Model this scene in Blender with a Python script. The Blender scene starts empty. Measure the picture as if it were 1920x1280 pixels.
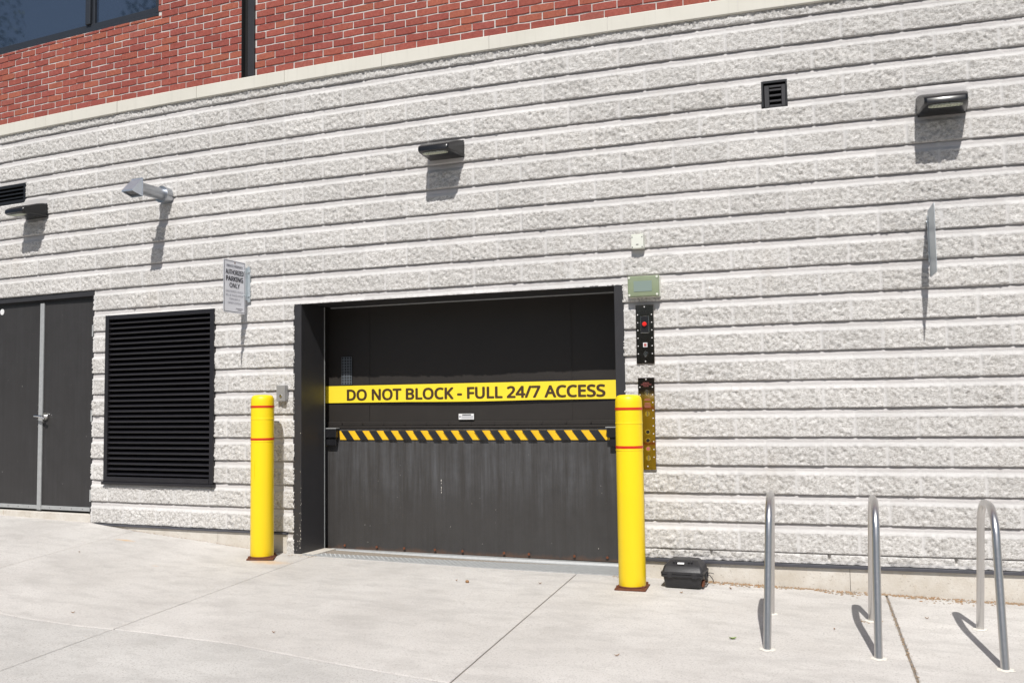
import bpy, bmesh, math, random
import numpy as np
from mathutils import Vector, Matrix

random.seed(7)
rng = np.random.default_rng(7)
scene = bpy.context.scene
COL = scene.collection

# ------------------------------------------------------------------ wall space
# u runs along the building front, d stands out from it, z is height (z = 0 near the pavement).
# The front is gently bowed (radius about 59 m).
K = 0.01697
R0 = 1.0 / K
ZO = 4.0

def W(u, d, z):
    a = (np.asarray(u, float) - 2.0) * K
    d = np.asarray(d, float)
    return np.stack(np.broadcast_arrays((R0 + d) * np.sin(a), R0 - (R0 + d) * np.cos(a), np.asarray(z, float) + ZO), -1)

def WV(u, d, z):
    return Vector(W(u, d, z).tolist())

def ang(u):
    return (u - 2.0) * K

# ------------------------------------------------------------------ camera
F_PX, CX, CY, CZ = 1786.512, 2.71964, -6.92542, -2.74656
YAW, PITCH, ROLL = -0.36075, 0.06598, -0.01359
cy_, sy_, cp_, sp_, cr_, sr_ = math.cos(YAW), math.sin(YAW), math.cos(PITCH), math.sin(PITCH), math.cos(ROLL), math.sin(ROLL)
fwd = Vector((sy_ * cp_, cy_ * cp_, sp_))
right0 = Vector((cy_, -sy_, 0))
up0 = right0.cross(fwd)
right = right0 * cr_ + up0 * sr_
up = -right0 * sr_ + up0 * cr_
cam_data = bpy.data.cameras.new("camera")
cam = bpy.data.objects.new("camera", cam_data)
COL.objects.link(cam)
m = Matrix.Identity(4)
for i in range(3):
    m[i][0], m[i][1], m[i][2] = right[i], up[i], -fwd[i]
m[0][3], m[1][3], m[2][3] = CX, CY, CZ + ZO
cam.matrix_world = m
cam_data.sensor_width = 36.0
cam_data.lens = F_PX / 1920 * 36.0
cam_data.clip_start = 0.05
cam_data.clip_end = 800
scene.camera = cam

# ------------------------------------------------------------------ world, sun, exposure
SUN_DIR = Vector((-0.175, 0.772, -1.0)).normalized()   # the way the light travels
to_sun = -SUN_DIR
world = bpy.data.worlds.new("World")
scene.world = world
world.use_nodes = True
wn = world.node_tree.nodes
wl = world.node_tree.links
wn.clear()
sky = wn.new("ShaderNodeTexSky")
sky.sky_type = 'NISHITA'
sky.sun_disc = False
sky.sun_elevation = math.asin(to_sun.z)
sky.sun_rotation = math.atan2(to_sun.x, to_sun.y)
sky.air_density = 1.0
sky.dust_density = 1.5
bg = wn.new("ShaderNodeBackground")
bg.inputs[1].default_value = 0.065
wo = wn.new("ShaderNodeOutputWorld")
wl.new(sky.outputs[0], bg.inputs[0])
wl.new(bg.outputs[0], wo.inputs[0])

sun_data = bpy.data.lights.new("sun", 'SUN')
sun_data.energy = 4.4
sun_data.angle = math.radians(0.5)
sun_data.color = (1.0, 0.969, 0.925)
sun = bpy.data.objects.new("sun", sun_data)
COL.objects.link(sun)
sun.rotation_euler = SUN_DIR.to_track_quat('-Z', 'Y').to_euler()
sun.location = (5, -20, 30)

scene.view_settings.view_transform = 'Standard'
scene.view_settings.look = 'None'
scene.view_settings.exposure = 0.10
scene.view_settings.gamma = 1.0

# ------------------------------------------------------------------ materials
MATS = {}

class NT:
    def __init__(s, name):
        s.m = bpy.data.materials.new(name)
        s.m.use_nodes = True
        s.n = s.m.node_tree.nodes
        s.l = s.m.node_tree.links
        s.b = s.n["Principled BSDF"]
        MATS[name] = s.m
    def node(s, t, **kw):
        n = s.n.new(t)
        for k, v in kw.items():
            setattr(n, k, v)
        return n
    def coord(s, kind="Object", scale=(1, 1, 1), rot=(0, 0, 0), loc=(0, 0, 0)):
        c = s.node("ShaderNodeTexCoord")
        mp = s.node("ShaderNodeMapping")
        mp.inputs["Scale"].default_value = scale
        mp.inputs["Rotation"].default_value = rot
        mp.inputs["Location"].default_value = loc
        s.l.new(c.outputs[kind], mp.inputs["Vector"])
        return mp.outputs[0]
    def noise(s, vec, scale, detail=4, rough=0.55, dist=0.0):
        n = s.node("ShaderNodeTexNoise")
        n.inputs["Scale"].default_value = scale
        n.inputs["Detail"].default_value = detail
        n.inputs["Roughness"].default_value = rough
        n.inputs["Distortion"].default_value = dist
        s.l.new(vec, n.inputs["Vector"])
        return n.outputs["Fac"]
    def ramp(s, fac, stops):
        r = s.node("ShaderNodeValToRGB")
        el = r.color_ramp.elements
        while len(el) < len(stops):
            el.new(0.5)
        for e, (p, c) in zip(el, stops):
            e.position = p
            e.color = (c, c, c, 1) if isinstance(c, (int, float)) else (*c, 1)
        s.l.new(fac, r.inputs[0])
        return r.outputs[0]
    def mix(s, fac, a, b, mode='MIX'):
        n = s.node("ShaderNodeMix", data_type='RGBA', blend_type=mode)
        for sock, v in ((n.inputs["Factor"], fac), (n.inputs["A"], a), (n.inputs["B"], b)):
            pass
        fs, as_, bs = n.inputs[0], n.inputs[6], n.inputs[7]
        for sk, v in ((fs, fac), (as_, a), (bs, b)):
            if isinstance(v, bpy.types.NodeSocket):
                s.l.new(v, sk)
            elif isinstance(v, (tuple, list)):
                sk.default_value = (*v, 1)
            else:
                sk.default_value = v
        return n.outputs[2]
    def math(s, op, a, b=0.0, clamp=False):
        n = s.node("ShaderNodeMath", operation=op, use_clamp=clamp)
        for sk, v in ((n.inputs[0], a), (n.inputs[1], b)):
            if isinstance(v, bpy.types.NodeSocket):
                s.l.new(v, sk)
            else:
                sk.default_value = v
        return n.outputs[0]
    def attr(s, name):
        a = s.node("ShaderNodeAttribute", attribute_name=name)
        return a
    def bump(s, h, strength=0.3, dist=0.01):
        b = s.node("ShaderNodeBump")
        b.inputs["Strength"].default_value = strength
        b.inputs["Distance"].default_value = dist
        s.l.new(h, b.inputs["Height"])
        s.l.new(b.outputs[0], s.b.inputs["Normal"])
    def set(s, color=None, rough=None, metal=None, spec=None, coat=None):
        for k, v in (("Base Color", color), ("Roughness", rough), ("Metallic", metal), ("Specular IOR Level", spec), ("Coat Weight", coat)):
            if v is None:
                continue
            sk = s.b.inputs[k]
            if isinstance(v, bpy.types.NodeSocket):
                s.l.new(v, sk)
            elif isinstance(v, (tuple, list)):
                sk.default_value = (*v, 1)
            else:
                sk.default_value = v
        return s

def simple(name, col, rough=0.5, metal=0.0, var=0.12, scale=25.0, bump=0.0, spec=None):
    t = NT(name)
    v = t.coord()
    f = t.noise(v, scale, 5)
    hi = tuple(min(1, c * (1 + var)) for c in col)
    lo = tuple(c * (1 - var) for c in col)
    t.set(color=t.mix(f, lo, hi), metal=metal, spec=spec)
    r = t.math('MULTIPLY_ADD', f, 0.25 * rough)
    t.n[r.node.name].inputs[2].default_value = rough * 0.87
    t.set(rough=r)
    if bump:
        t.bump(t.noise(v, scale * 6, 3), bump, 0.004)
    return t.m

# split-face block
t = NT("split_face_block")
v = t.coord()
big = t.noise(v, 1.1, 4)
f1 = t.noise(t.coord(scale=(1, 1, 1.7), rot=(0, math.radians(30), 0)), 55, 5, 0.65, 0.4)
f2 = t.noise(v, 230, 3, 0.6)
base = t.mix(t.ramp(f1, [(0.34, 0.0), (0.56, 1.0)]), (0.41, 0.388, 0.362), (0.755, 0.738, 0.715))
base = t.mix(t.ramp(f2, [(0.32, 0.75), (0.42, 0.0)]), base, (0.24, 0.215, 0.19))
smooth = t.mix(t.noise(v, 90, 3), (0.585, 0.56, 0.55), (0.64, 0.615, 0.605))
a = t.attr("face_kind")           # R rock, G mortar and painted ledge highlight, B tone
sep = t.node("ShaderNodeSeparateColor")
t.l.new(a.outputs["Color"], sep.inputs[0])
c = t.mix(sep.outputs[0], smooth, base)
c = t.mix(sep.outputs[1], c, (0.69, 0.675, 0.66))
tone = t.math('MULTIPLY_ADD', sep.outputs[2], 0.10)
t.n[tone.node.name].inputs[2].default_value = 0.93
comb = t.node("ShaderNodeCombineColor")
for i in range(3):
    t.l.new(tone, comb.inputs[i])
c = t.mix(1.0, c, comb.outputs[0], 'MULTIPLY')
stain = t.ramp(t.noise(t.coord(scale=(1, 1, 0.5)), 1.6, 5, 0.6), [(0.60, 0.0), (0.78, 0.35)])
c = t.mix(stain, c, t.mix(1.0, c, (0.86, 0.80, 0.72), 'MULTIPLY'))
spots = t.ramp(t.noise(v, 9, 5, 0.75), [(0.70, 0.0), (0.78, 0.5)])
c = t.mix(spots, c, t.mix(1.0, c, (0.72, 0.60, 0.50), 'MULTIPLY'))
run = t.ramp(t.noise(t.coord(scale=(5, 1, 0.22)), 1.3, 5, 0.6), [(0.56, 0.0), (0.74, 0.22)])
c = t.mix(run, c, t.mix(1.0, c, (0.80, 0.77, 0.73), 'MULTIPLY'))
t.set(color=c, rough=0.92, spec=0.2)
t.bump(t.noise(v, 130, 5, 0.65), 1.0, 0.009)

# brick
t = NT("red_brick")
v = t.coord()
a = t.attr("brick_colour")
f = t.noise(v, 45, 5, 0.65)
c = t.mix(t.ramp(f, [(0.30, 0.0), (0.70, 1.0)]), t.mix(1.0, a.outputs["Color"], (0.72, 0.66, 0.66), 'MULTIPLY'), a.outputs["Color"])
sm = t.ramp(t.noise(v, 14, 6, 0.75), [(0.62, 0.0), (0.80, 0.30)])
c = t.mix(sm, c, (0.46, 0.37, 0.32))
t.set(color=c, rough=0.9, spec=0.2)
t.bump(t.noise(v, 120, 4, 0.6), 0.5, 0.003)
t = NT("brick_mortar")
v = t.coord()
t.set(color=t.mix(t.ramp(t.noise(v, 30, 5), [(0.3, 0), (0.7, 1)]), (0.50, 0.465, 0.44), (0.67, 0.64, 0.615)), rough=0.95, spec=0.1)
t.bump(t.noise(v, 150, 4), 0.6, 0.003)

# cast stone band
t = NT("cast_stone")
v = t.coord()
c = t.mix(t.noise(v, 3.5, 5), (0.60, 0.58, 0.51), (0.70, 0.68, 0.615))
streak = t.ramp(t.noise(t.coord(scale=(14, 1, 0.7)), 2.0, 4), [(0.55, 0.0), (0.75, 0.35)])
c = t.mix(streak, c, (0.50, 0.485, 0.44))
t.set(color=c, rough=0.85, spec=0.2)
t.bump(t.noise(v, 180, 3), 0.25, 0.002)

# plinth concrete
t = NT("plinth_concrete")
v = t.coord()
c = t.mix(t.ramp(t.noise(v, 5, 6, 0.7), [(0.3, 0), (0.7, 1)]), (0.50, 0.455, 0.39), (0.64, 0.61, 0.56))
c = t.mix(t.ramp(t.noise(t.coord(scale=(3, 1, 1)), 7, 6, 0.8), [(0.60, 0.0), (0.74, 0.55)]), c, (0.40, 0.30, 0.19))
c = t.mix(t.ramp(t.noise(v, 70, 3), [(0.62, 0.0), (0.70, 0.6)]), c, (0.30, 0.25, 0.20))
t.set(color=c, rough=0.93, spec=0.2)
t.bump(t.noise(v, 90, 4), 0.5, 0.004)

# pavement
def pavement_mat(name, ca, cb, speck, seed):
    t = NT(name)
    v = t.coord("Object", loc=(seed, seed * 1.7, 0))
    vo = t.coord("Object")
    n1 = t.noise(v, 0.9, 6, 0.6)
    n2 = t.noise(t.coord(scale=(1, 2.2, 1), rot=(0, 0, 0.5), loc=(seed, 0, 0)), 3.2, 6, 0.65)
    c = t.mix(t.ramp(n1, [(0.32, 0.0), (0.68, 1.0)]), ca, cb)
    c = t.mix(t.ramp(n2, [(0.46, 0.0), (0.70, 0.6)]), c, tuple(x * 0.80 for x in ca))
    c = t.mix(t.ramp(t.noise(v, 95, 4, 0.75), [(0.36, speck), (0.47, 0.0)]), c, (0.34, 0.32, 0.30))
    c = t.mix(t.ramp(t.noise(v, 300, 2), [(0.60, 0.0), (0.72, 0.5)]), c, (0.82, 0.80, 0.77))
    c = t.mix(t.ramp(t.noise(v, 11, 4, 0.8), [(0.70, 0.0), (0.80, 0.35)]), c, (0.42, 0.37, 0.31))
    # rust marks with a place of their own on the slab
    sx = t.node("ShaderNodeSeparateXYZ")
    t.l.new(vo, sx.inputs[0])
    dist_n = t.noise(vo, 16, 5, 0.7)
    for (px, py, rx, ry, amt) in RUST:
        dx = t.math('DIVIDE', t.math('SUBTRACT', sx.outputs[0], px), rx)
        dy = t.math('DIVIDE', t.math('SUBTRACT', sx.outputs[1], py), ry)
        rr = t.math('SQRT', t.math('ADD', t.math('MULTIPLY', dx, dx), t.math('MULTIPLY', dy, dy)))
        rr = t.math('ADD', rr, t.math('MULTIPLY', t.math('SUBTRACT', dist_n, 0.5), 1.3))
        c = t.mix(t.ramp(rr, [(0.25, amt), (1.0, 0.0)]), c, (0.62, 0.36, 0.12))
    t.set(color=c, rough=0.9, spec=0.25)
    # hairline marks and darker damp-looking blotches
    w = t.noise(t.coord(scale=(1, 1, 1), loc=(seed + 3, 2, 0)), 0.55, 9, 0.62, 0.6)
    c = t.mix(t.ramp(w, [(0.496, 0.0), (0.4995, 0.22), (0.5005, 0.22), (0.504, 0.0)]), c, (0.36, 0.33, 0.30))
    c = t.mix(t.ramp(t.noise(t.coord(loc=(seed * 2, 5, 0)), 2.1, 5, 0.55), [(0.58, 0.0), (0.72, 0.35)]), c, tuple(x * 0.86 for x in ca))
    t.set(color=c)
    t.bump(t.noise(v, 140, 5, 0.7), 0.45, 0.005)
    return t.m

_r1 = W(-1.41, 0.36, 0); _r2 = W(0.12, 0.36, 0); _r3 = W(0.02, 0.33, 0)
_r4 = W(3.10, 0.36, 0); _r5 = W(-0.55, 0.9, 0)
RUST = [(_r1[0], _r1[1], 0.12, 0.035, 0.55), (_r2[0], _r2[1], 0.22, 0.10, 0.40), (_r3[0], _r3[1], 0.15, 0.10, 0.40),
        (_r4[0], _r4[1], 0.14, 0.09, 0.18), (_r5[0], _r5[1], 0.05, 0.02, 0.25)]
pavement_mat("pavement_concrete", (0.49, 0.467, 0.44), (0.615, 0.592, 0.563), 0.8, 0.0)
pavement_mat("pavement_coarse", (0.475, 0.46, 0.437), (0.58, 0.565, 0.54), 1.0, 9.0)
simple("joint_dirt", (0.27, 0.235, 0.195), 0.95, var=0.5, scale=60, bump=0.5)
simple("asphalt", (0.055, 0.055, 0.055), 0.9, var=0.25, scale=80, bump=0.5)
simple("kerb_concrete", (0.5, 0.48, 0.45), 0.9, var=0.15, scale=20, bump=0.3)

# door paint, weathered
def door_paint(name, base, light, streak_amt, rough=0.5, streak_top=False):
    t = NT(name)
    v = t.coord(scale=(1, 1, 0.045))
    n = t.noise(v, 24, 8, 0.72)
    n2 = t.noise(t.coord(), 2.2, 5, 0.6)
    amt = t.math('MULTIPLY', n2, streak_amt)
    if streak_top:      # water marks that run down from the hazard tape
        sx = t.node("ShaderNodeSeparateXYZ")
        t.l.new(t.coord(), sx.inputs[0])
        run = t.math('ADD', sx.outputs[2], t.math('MULTIPLY', t.noise(t.coord(scale=(1, 1, 0.02)), 9, 4), 0.7))
        amt = t.math('MULTIPLY', amt, t.math('ADD', 0.22, t.math('MULTIPLY', t.ramp(run, [(0.72, 0.0), (1.0, 1.0)]), 1.0)))
    c = t.mix(t.math('MULTIPLY', t.ramp(n, [(0.38, 0.0), (0.75, 1.0)]), amt), base, light)
    if streak_top:      # rust creeping up from the bottom edge
        low = t.ramp(t.math('ADD', sx.outputs[2], t.math('MULTIPLY', t.noise(t.coord(scale=(1, 1, .6)), 10, 5, .7), 0.10)), [(0.055, 0.55), (0.095, 0.0)])
        c = t.mix(low, c, (0.13, 0.065, 0.035))
    c = t.mix(t.ramp(t.noise(t.coord(), 5, 6, 0.7), [(0.45, 0.0), (0.75, 0.5)]), c, tuple(x * 0.72 for x in base))
    c = t.mix(t.ramp(t.noise(t.coord(), 34, 3, 0.5), [(0.745, 0.0), (0.77, 0.55)]), c, (0.32, 0.31, 0.30))
    t.set(color=c, rough=rough, spec=0.4)
    t.bump(t.noise(t.coord(), 60, 3), 0.08, 0.004)
    return t

door_paint("dark_door_paint", (0.034, 0.032, 0.0315), (0.09, 0.09, 0.10), 0.3)
t = door_paint("lower_door_paint", (0.045, 0.042, 0.040), (0.17, 0.178, 0.195), 0.66, streak_top=True)
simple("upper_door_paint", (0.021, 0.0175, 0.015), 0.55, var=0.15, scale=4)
simple("frame_paint", (0.033, 0.032, 0.035), 0.45, var=0.12, scale=9)
simple("plate_grey", (0.11, 0.125, 0.14), 0.5, 0.2, var=0.15)
simple("black_metal", (0.012, 0.012, 0.014), 0.4, var=0.2, scale=12)
simple("louvre_black", (0.016, 0.015, 0.018), 0.38, var=0.3, scale=12)
simple("matt_black", (0.006, 0.006, 0.007), 0.9, var=0.2)
simple("lamp_bronze", (0.011, 0.0115, 0.013), 0.26, var=0.15, scale=10)
simple("window_frame_paint", (0.030, 0.034, 0.042), 0.35, var=0.1)
simple("galvanised_steel", (0.42, 0.44, 0.47), 0.36, 0.85, var=0.14, scale=30)
simple("galvanised_skylit", (0.60, 0.65, 0.72), 0.34, 0.8, var=0.08)  # same sheet steel as the pipe, sky reflection painted into its blue-white base
simple("box_grey", (0.33, 0.325, 0.32), 0.5, 0.3, var=0.12)
simple("galvanised_dull", (0.42, 0.43, 0.43), 0.6, 0.35, var=0.2, scale=26, bump=0.15)
simple("stainless_tube", (0.62, 0.61, 0.60), 0.33, 1.0, var=0.06, scale=60)
simple("mirror_steel", (0.44, 0.385, 0.35), 0.15, 1.0, var=0.04, scale=10)
simple("screw_metal", (0.75, 0.73, 0.70), 0.6, 0.2, var=0.1)
simple("chrome", (0.80, 0.80, 0.80), 0.15, 1.0, var=0.03)
simple("yellow_plastic", (0.92, 0.655, 0.006), 0.42, var=0.03, scale=2.5)
simple("red_band", (0.60, 0.035, 0.010), 0.4, var=0.08)
simple("rusty_steel", (0.15, 0.05, 0.022), 0.9, var=0.5, scale=50, bump=0.9)
simple("banner_yellow", (0.90, 0.69, 0.035), 0.5, var=0.04, scale=4)
simple("banner_letter", (0.055, 0.028, 0.010), 0.6, var=0.05)
simple("tape_yellow", (0.85, 0.50, 0.015), 0.5, var=0.15, scale=14)
simple("tape_black", (0.016, 0.017, 0.020), 0.5, var=0.25, scale=14)
simple("sign_white", (0.80, 0.81, 0.86), 0.4, var=0.04)
simple("sign_ink", (0.02, 0.02, 0.03), 0.6, var=0.05)
simple("sign_grey_ink", (0.26, 0.26, 0.30), 0.6, var=0.05)
simple("sign_back", (0.52, 0.57, 0.60), 0.45, 0.55, var=0.08)
simple("white_plastic", (0.70, 0.71, 0.64), 0.45, var=0.04)
simple("label_white", (0.74, 0.74, 0.74), 0.5, var=0.04)
simple("red_button", (0.75, 0.02, 0.015), 0.3, var=0.03)
simple("red_ink", (0.40, 0.12, 0.11), 0.5, var=0.03)
simple("case_plastic", (0.022, 0.0215, 0.024), 0.45, var=0.35, scale=16, bump=0.25)
simple("white_caulk", (0.68, 0.665, 0.645), 0.8, var=0.06, scale=30, bump=0.4)
simple("smooth_patch", (0.60, 0.585, 0.57), 0.85, var=0.06, scale=60, bump=0.2)
simple("flashing_metal", (0.065, 0.066, 0.078), 0.45, var=0.3, scale=12)
simple("dry_leaf", (0.30, 0.17, 0.08), 0.8, var=0.4, scale=40)
simple("green_leaf", (0.22, 0.33, 0.06), 0.7, var=0.3, scale=40)
simple("debris_brown", (0.30, 0.21, 0.13), 0.95, var=0.5, scale=60)
simple("pale_chip", (0.62, 0.58, 0.52), 0.85, var=0.2, scale=60)
simple("tree_bark", (0.10, 0.075, 0.05), 0.9, var=0.3, scale=12, bump=0.6)
simple("tree_foliage", (0.045, 0.085, 0.02), 0.75, var=0.5, scale=6)
simple("far_brick", (0.15, 0.08, 0.06), 0.9, var=0.3, scale=6)
simple("hidden_inner", (0.02, 0.02, 0.02), 0.95, var=0.1)

t = NT("light_lens")
t.set(color=(0.62, 0.68, 0.52), rough=0.35, spec=0.5)
t = NT("lamp_lens")
t.set(color=t.mix(t.ramp(t.noise(t.coord(), 55, 2), [(0.4, 0), (0.6, 1)]), (0.28, 0.30, 0.23), (0.50, 0.50, 0.42)), rough=0.3)
t = NT("green_lens")
v = t.coord()
t.set(color=t.mix(t.noise(v, 14, 3), (0.33, 0.40, 0.25), (0.42, 0.48, 0.33)), rough=0.25)
t.b.inputs["Transmission Weight"].default_value = 0.35
t = NT("lens_inner")
t.set(color=(0.22, 0.28, 0.25), rough=0.4)

t = NT("window_glass")
v = t.coord()
t.set(color=(0.025, 0.04, 0.07), rough=0.03, spec=1.0)
t.b.inputs["IOR"].default_value = 1.9
t.bump(t.noise(v, 0.8, 2), 0.02, 0.02)

M = MATS

# ------------------------------------------------------------------ mesh builder
class MB:
    """collects faces in local axes (x along the wall, y into it, z up)"""
    def __init__(s):
        s.v, s.f, s.m = [], [], []
    def add(s, vs, fs, mi=0):
        o = len(s.v)
        s.v += [tuple(p) for p in vs]
        s.f += [tuple(i + o for i in f) for f in fs]
        s.m += [mi] * len(fs)
    def box(s, x0, x1, y0, y1, z0, z1, mi=0, bev=0.0, seg=1):
        if bev <= 0:
            vs = [(x, y, z) for z in (z0, z1) for y in (y0, y1) for x in (x0, x1)]
            s.add(vs, [(0, 2, 3, 1), (4, 5, 7, 6), (0, 1, 5, 4), (2, 6, 7, 3), (0, 4, 6, 2), (1, 3, 7, 5)], mi)
            return
        bm = bmesh.new()
        bmesh.ops.create_cube(bm, size=1)
        for q in bm.verts:
            q.co = Vector(((x0 + x1) / 2 + q.co.x * (x1 - x0), (y0 + y1) / 2 + q.co.y * (y1 - y0), (z0 + z1) / 2 + q.co.z * (z1 - z0)))
        bmesh.ops.bevel(bm, geom=bm.edges[:], offset=bev, segments=seg, profile=0.6, affect='EDGES')
        s.bm(bm, mi)
    def bm(s, bm, mi=0):
        bm.verts.index_update()
        s.add([q.co[:] for q in bm.verts], [[q.index for q in f.verts] for f in bm.faces], mi)
        bm.free()
    def cyl(s, p0, p1, r0, r1=None, n=20, mi=0, caps=True):
        s.tube([p0, p1], [r0, r0 if r1 is None else r1], n, mi, caps)
    def tube(s, pts, rads, n=16, mi=0, caps=True):
        pts = [Vector(p) for p in pts]
        if not isinstance(rads, (list, tuple)):
            rads = [rads] * len(pts)
        rings = []
        prev = None
        for i, p in enumerate(pts):
            a_ = pts[max(0, i - 1)]
            b_ = pts[min(len(pts) - 1, i + 1)]
            t_ = (b_ - a_).normalized()
            if prev is None:
                ref = Vector((0, 0, 1)) if abs(t_.z) < 0.9 else Vector((1, 0, 0))
                x = t_.cross(ref).normalized()
            else:
                x = (prev - t_ * prev.dot(t_)).normalized()
            prev = x
            y = t_.cross(x)
            rings.append([p + (x * math.cos(2 * math.pi * k / n) + y * math.sin(2 * math.pi * k / n)) * rads[i] for k in range(n)])
        vs = [q for r in rings for q in r]
        fs = []
        for i in range(len(rings) - 1):
            for k in range(n):
                fs.append((i * n + k, i * n + (k + 1) % n, (i + 1) * n + (k + 1) % n, (i + 1) * n + k))
        if caps:
            fs.append(tuple(range(n))[::-1])
            fs.append(tuple((len(rings) - 1) * n + k for k in range(n)))
        s.add(vs, fs, mi)
    def lathe(s, prof, n=32, mi=0, c=(0, 0, 0)):
        vs, fs = [], []
        for r, z in prof:
            for k in range(n):
                a_ = 2 * math.pi * k / n
                vs.append((c[0] + r * math.cos(a_), c[1] + r * math.sin(a_), c[2] + z))
        for i in range(len(prof) - 1):
            for k in range(n):
                fs.append((i * n + k, i * n + (k + 1) % n, (i + 1) * n + (k + 1) % n, (i + 1) * n + k))
        if prof[0][0] > 1e-4:
            fs.append(tuple(range(n))[::-1])
        if prof[-1][0] > 1e-4:
            fs.append(tuple((len(prof) - 1) * n + k for k in range(n)))
        s.add(vs, fs, mi)
    def prism(s, outline, x0, x1, mi=0):
        """outline in (y, z), swept along x; x0/x1 may be callables of index for taper"""
        n = len(outline)
        g0 = x0 if callable(x0) else (lambda i: x0)
        g1 = x1 if callable(x1) else (lambda i: x1)
        vs = [(g0(i), y, z) for i, (y, z) in enumerate(outline)] + [(g1(i), y, z) for i, (y, z) in enumerate(outline)]
        fs = [(i, (i + 1) % n, n + (i + 1) % n, n + i) for i in range(n)]
        fs += [tuple(range(n))[::-1], tuple(range(n, 2 * n))]
        s.add(vs, fs, mi)
    def sphere(s, c, r, n=14, sc=(1, 1, 1), mi=0):
        bm = bmesh.new()
        bmesh.ops.create_uvsphere(bm, u_segments=n, v_segments=max(6, n // 2), radius=1)
        for q in bm.verts:
            q.co = Vector((c[0] + q.co.x * r * sc[0], c[1] + q.co.y * r * sc[1], c[2] + q.co.z * r * sc[2]))
        s.bm(bm, mi)
    def text(s, string, width, height, origin, ax=(1, 0, 0), ay=(0, 0, 1), an=(0, -1, 0), mi=0, weight=0.0, align='c', thick=0.0):
        """letters fitted to width x height; origin = centre (or left end) of the line at its foot"""
        vs, fs = text_mesh(string, 0.0)
        xs = [p[0] for p in vs]; ys = [p[1] for p in vs]
        x0, x1, y0, y1 = min(xs), max(xs), min(ys), max(ys)
        ch = text_mesh("H", 0.0)[0]
        caph = max(p[1] for p in ch)
        sy = height / caph
        sx = width / (x1 - x0)
        off = 0.5 if align == 'c' else 0.0
        ax, ay, an, o = Vector(ax), Vector(ay), Vector(an), Vector(origin)
        shifts = [(0, 0)] if weight <= 0 else [(0, 0), (weight, 0), (-weight, 0), (0, weight * .7), (0, -weight * .7), (weight * .7, weight * .5), (-weight * .7, -weight * .5), (weight * .7, -weight * .5), (-weight * .7, weight * .5)]
        for k, (dx, dy) in enumerate(shifts):
            out = [o + ax * ((p[0] - x0) * sx - off * width + dx * height) + ay * ((p[1]) * sy + dy * height) + an * (k * .00012) for p in vs]
            s.add(out, fs, mi)
    def pieces(s, name, mats, parent=None, **kw):
        par = list(range(len(s.v)))
        def find(a):
            while par[a] != a:
                par[a] = par[par[a]]; a = par[a]
            return a
        for f in s.f:
            r = find(f[0])
            for q in f[1:]: par[find(q)] = r
        groups = {}
        for f, mi in zip(s.f, s.m): groups.setdefault(find(f[0]), []).append((f, mi))
        out = []
        for g in groups.values():
            b = MB(); idx = {}
            for f, mi in g:
                for q in f:
                    if q not in idx: idx[q] = len(b.v); b.v.append(s.v[q])
                b.f.append(tuple(idx[q] for q in f)); b.m.append(mi)
            out.append(fixn(b.build(name, mats, parent, **kw)))
        return out
    def build(s, name, mats, parent=None, smooth=False, bend=False, loc=None, rotz=None):
        vs = s.v
        if bend:      # local here means (u, -d, z) of the whole front
            arr = np.array(vs)
            vs = W(arr[:, 0], -arr[:, 1], arr[:, 2]).tolist()
        me = bpy.data.meshes.new(name)
        me.from_pydata(vs, [], s.f)
        if not isinstance(mats, (list, tuple)):
            mats = [mats]
        for q in mats:
            me.materials.append(M[q])
        me.polygons.foreach_set("material_index", s.m)
        if smooth:
            me.polygons.foreach_set("use_smooth", [True] * len(s.f))
        me.update()
        o = bpy.data.objects.new(name, me)
        COL.objects.link(o)
        if parent:
            o.parent = parent
        if loc is not None:
            o.location = loc
        if rotz is not None:
            o.rotation_euler = (0, 0, rotz)
        if smooth:
            auto_smooth(me)
        return o

def auto_smooth(me, deg=38):
    bm = bmesh.new()
    bm.from_mesh(me)
    lim = math.radians(deg)
    for e in bm.edges:
        if len(e.link_faces) == 2:
            e.smooth = e.calc_face_angle(0) < lim
    bm.to_mesh(me)
    bm.free()

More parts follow.
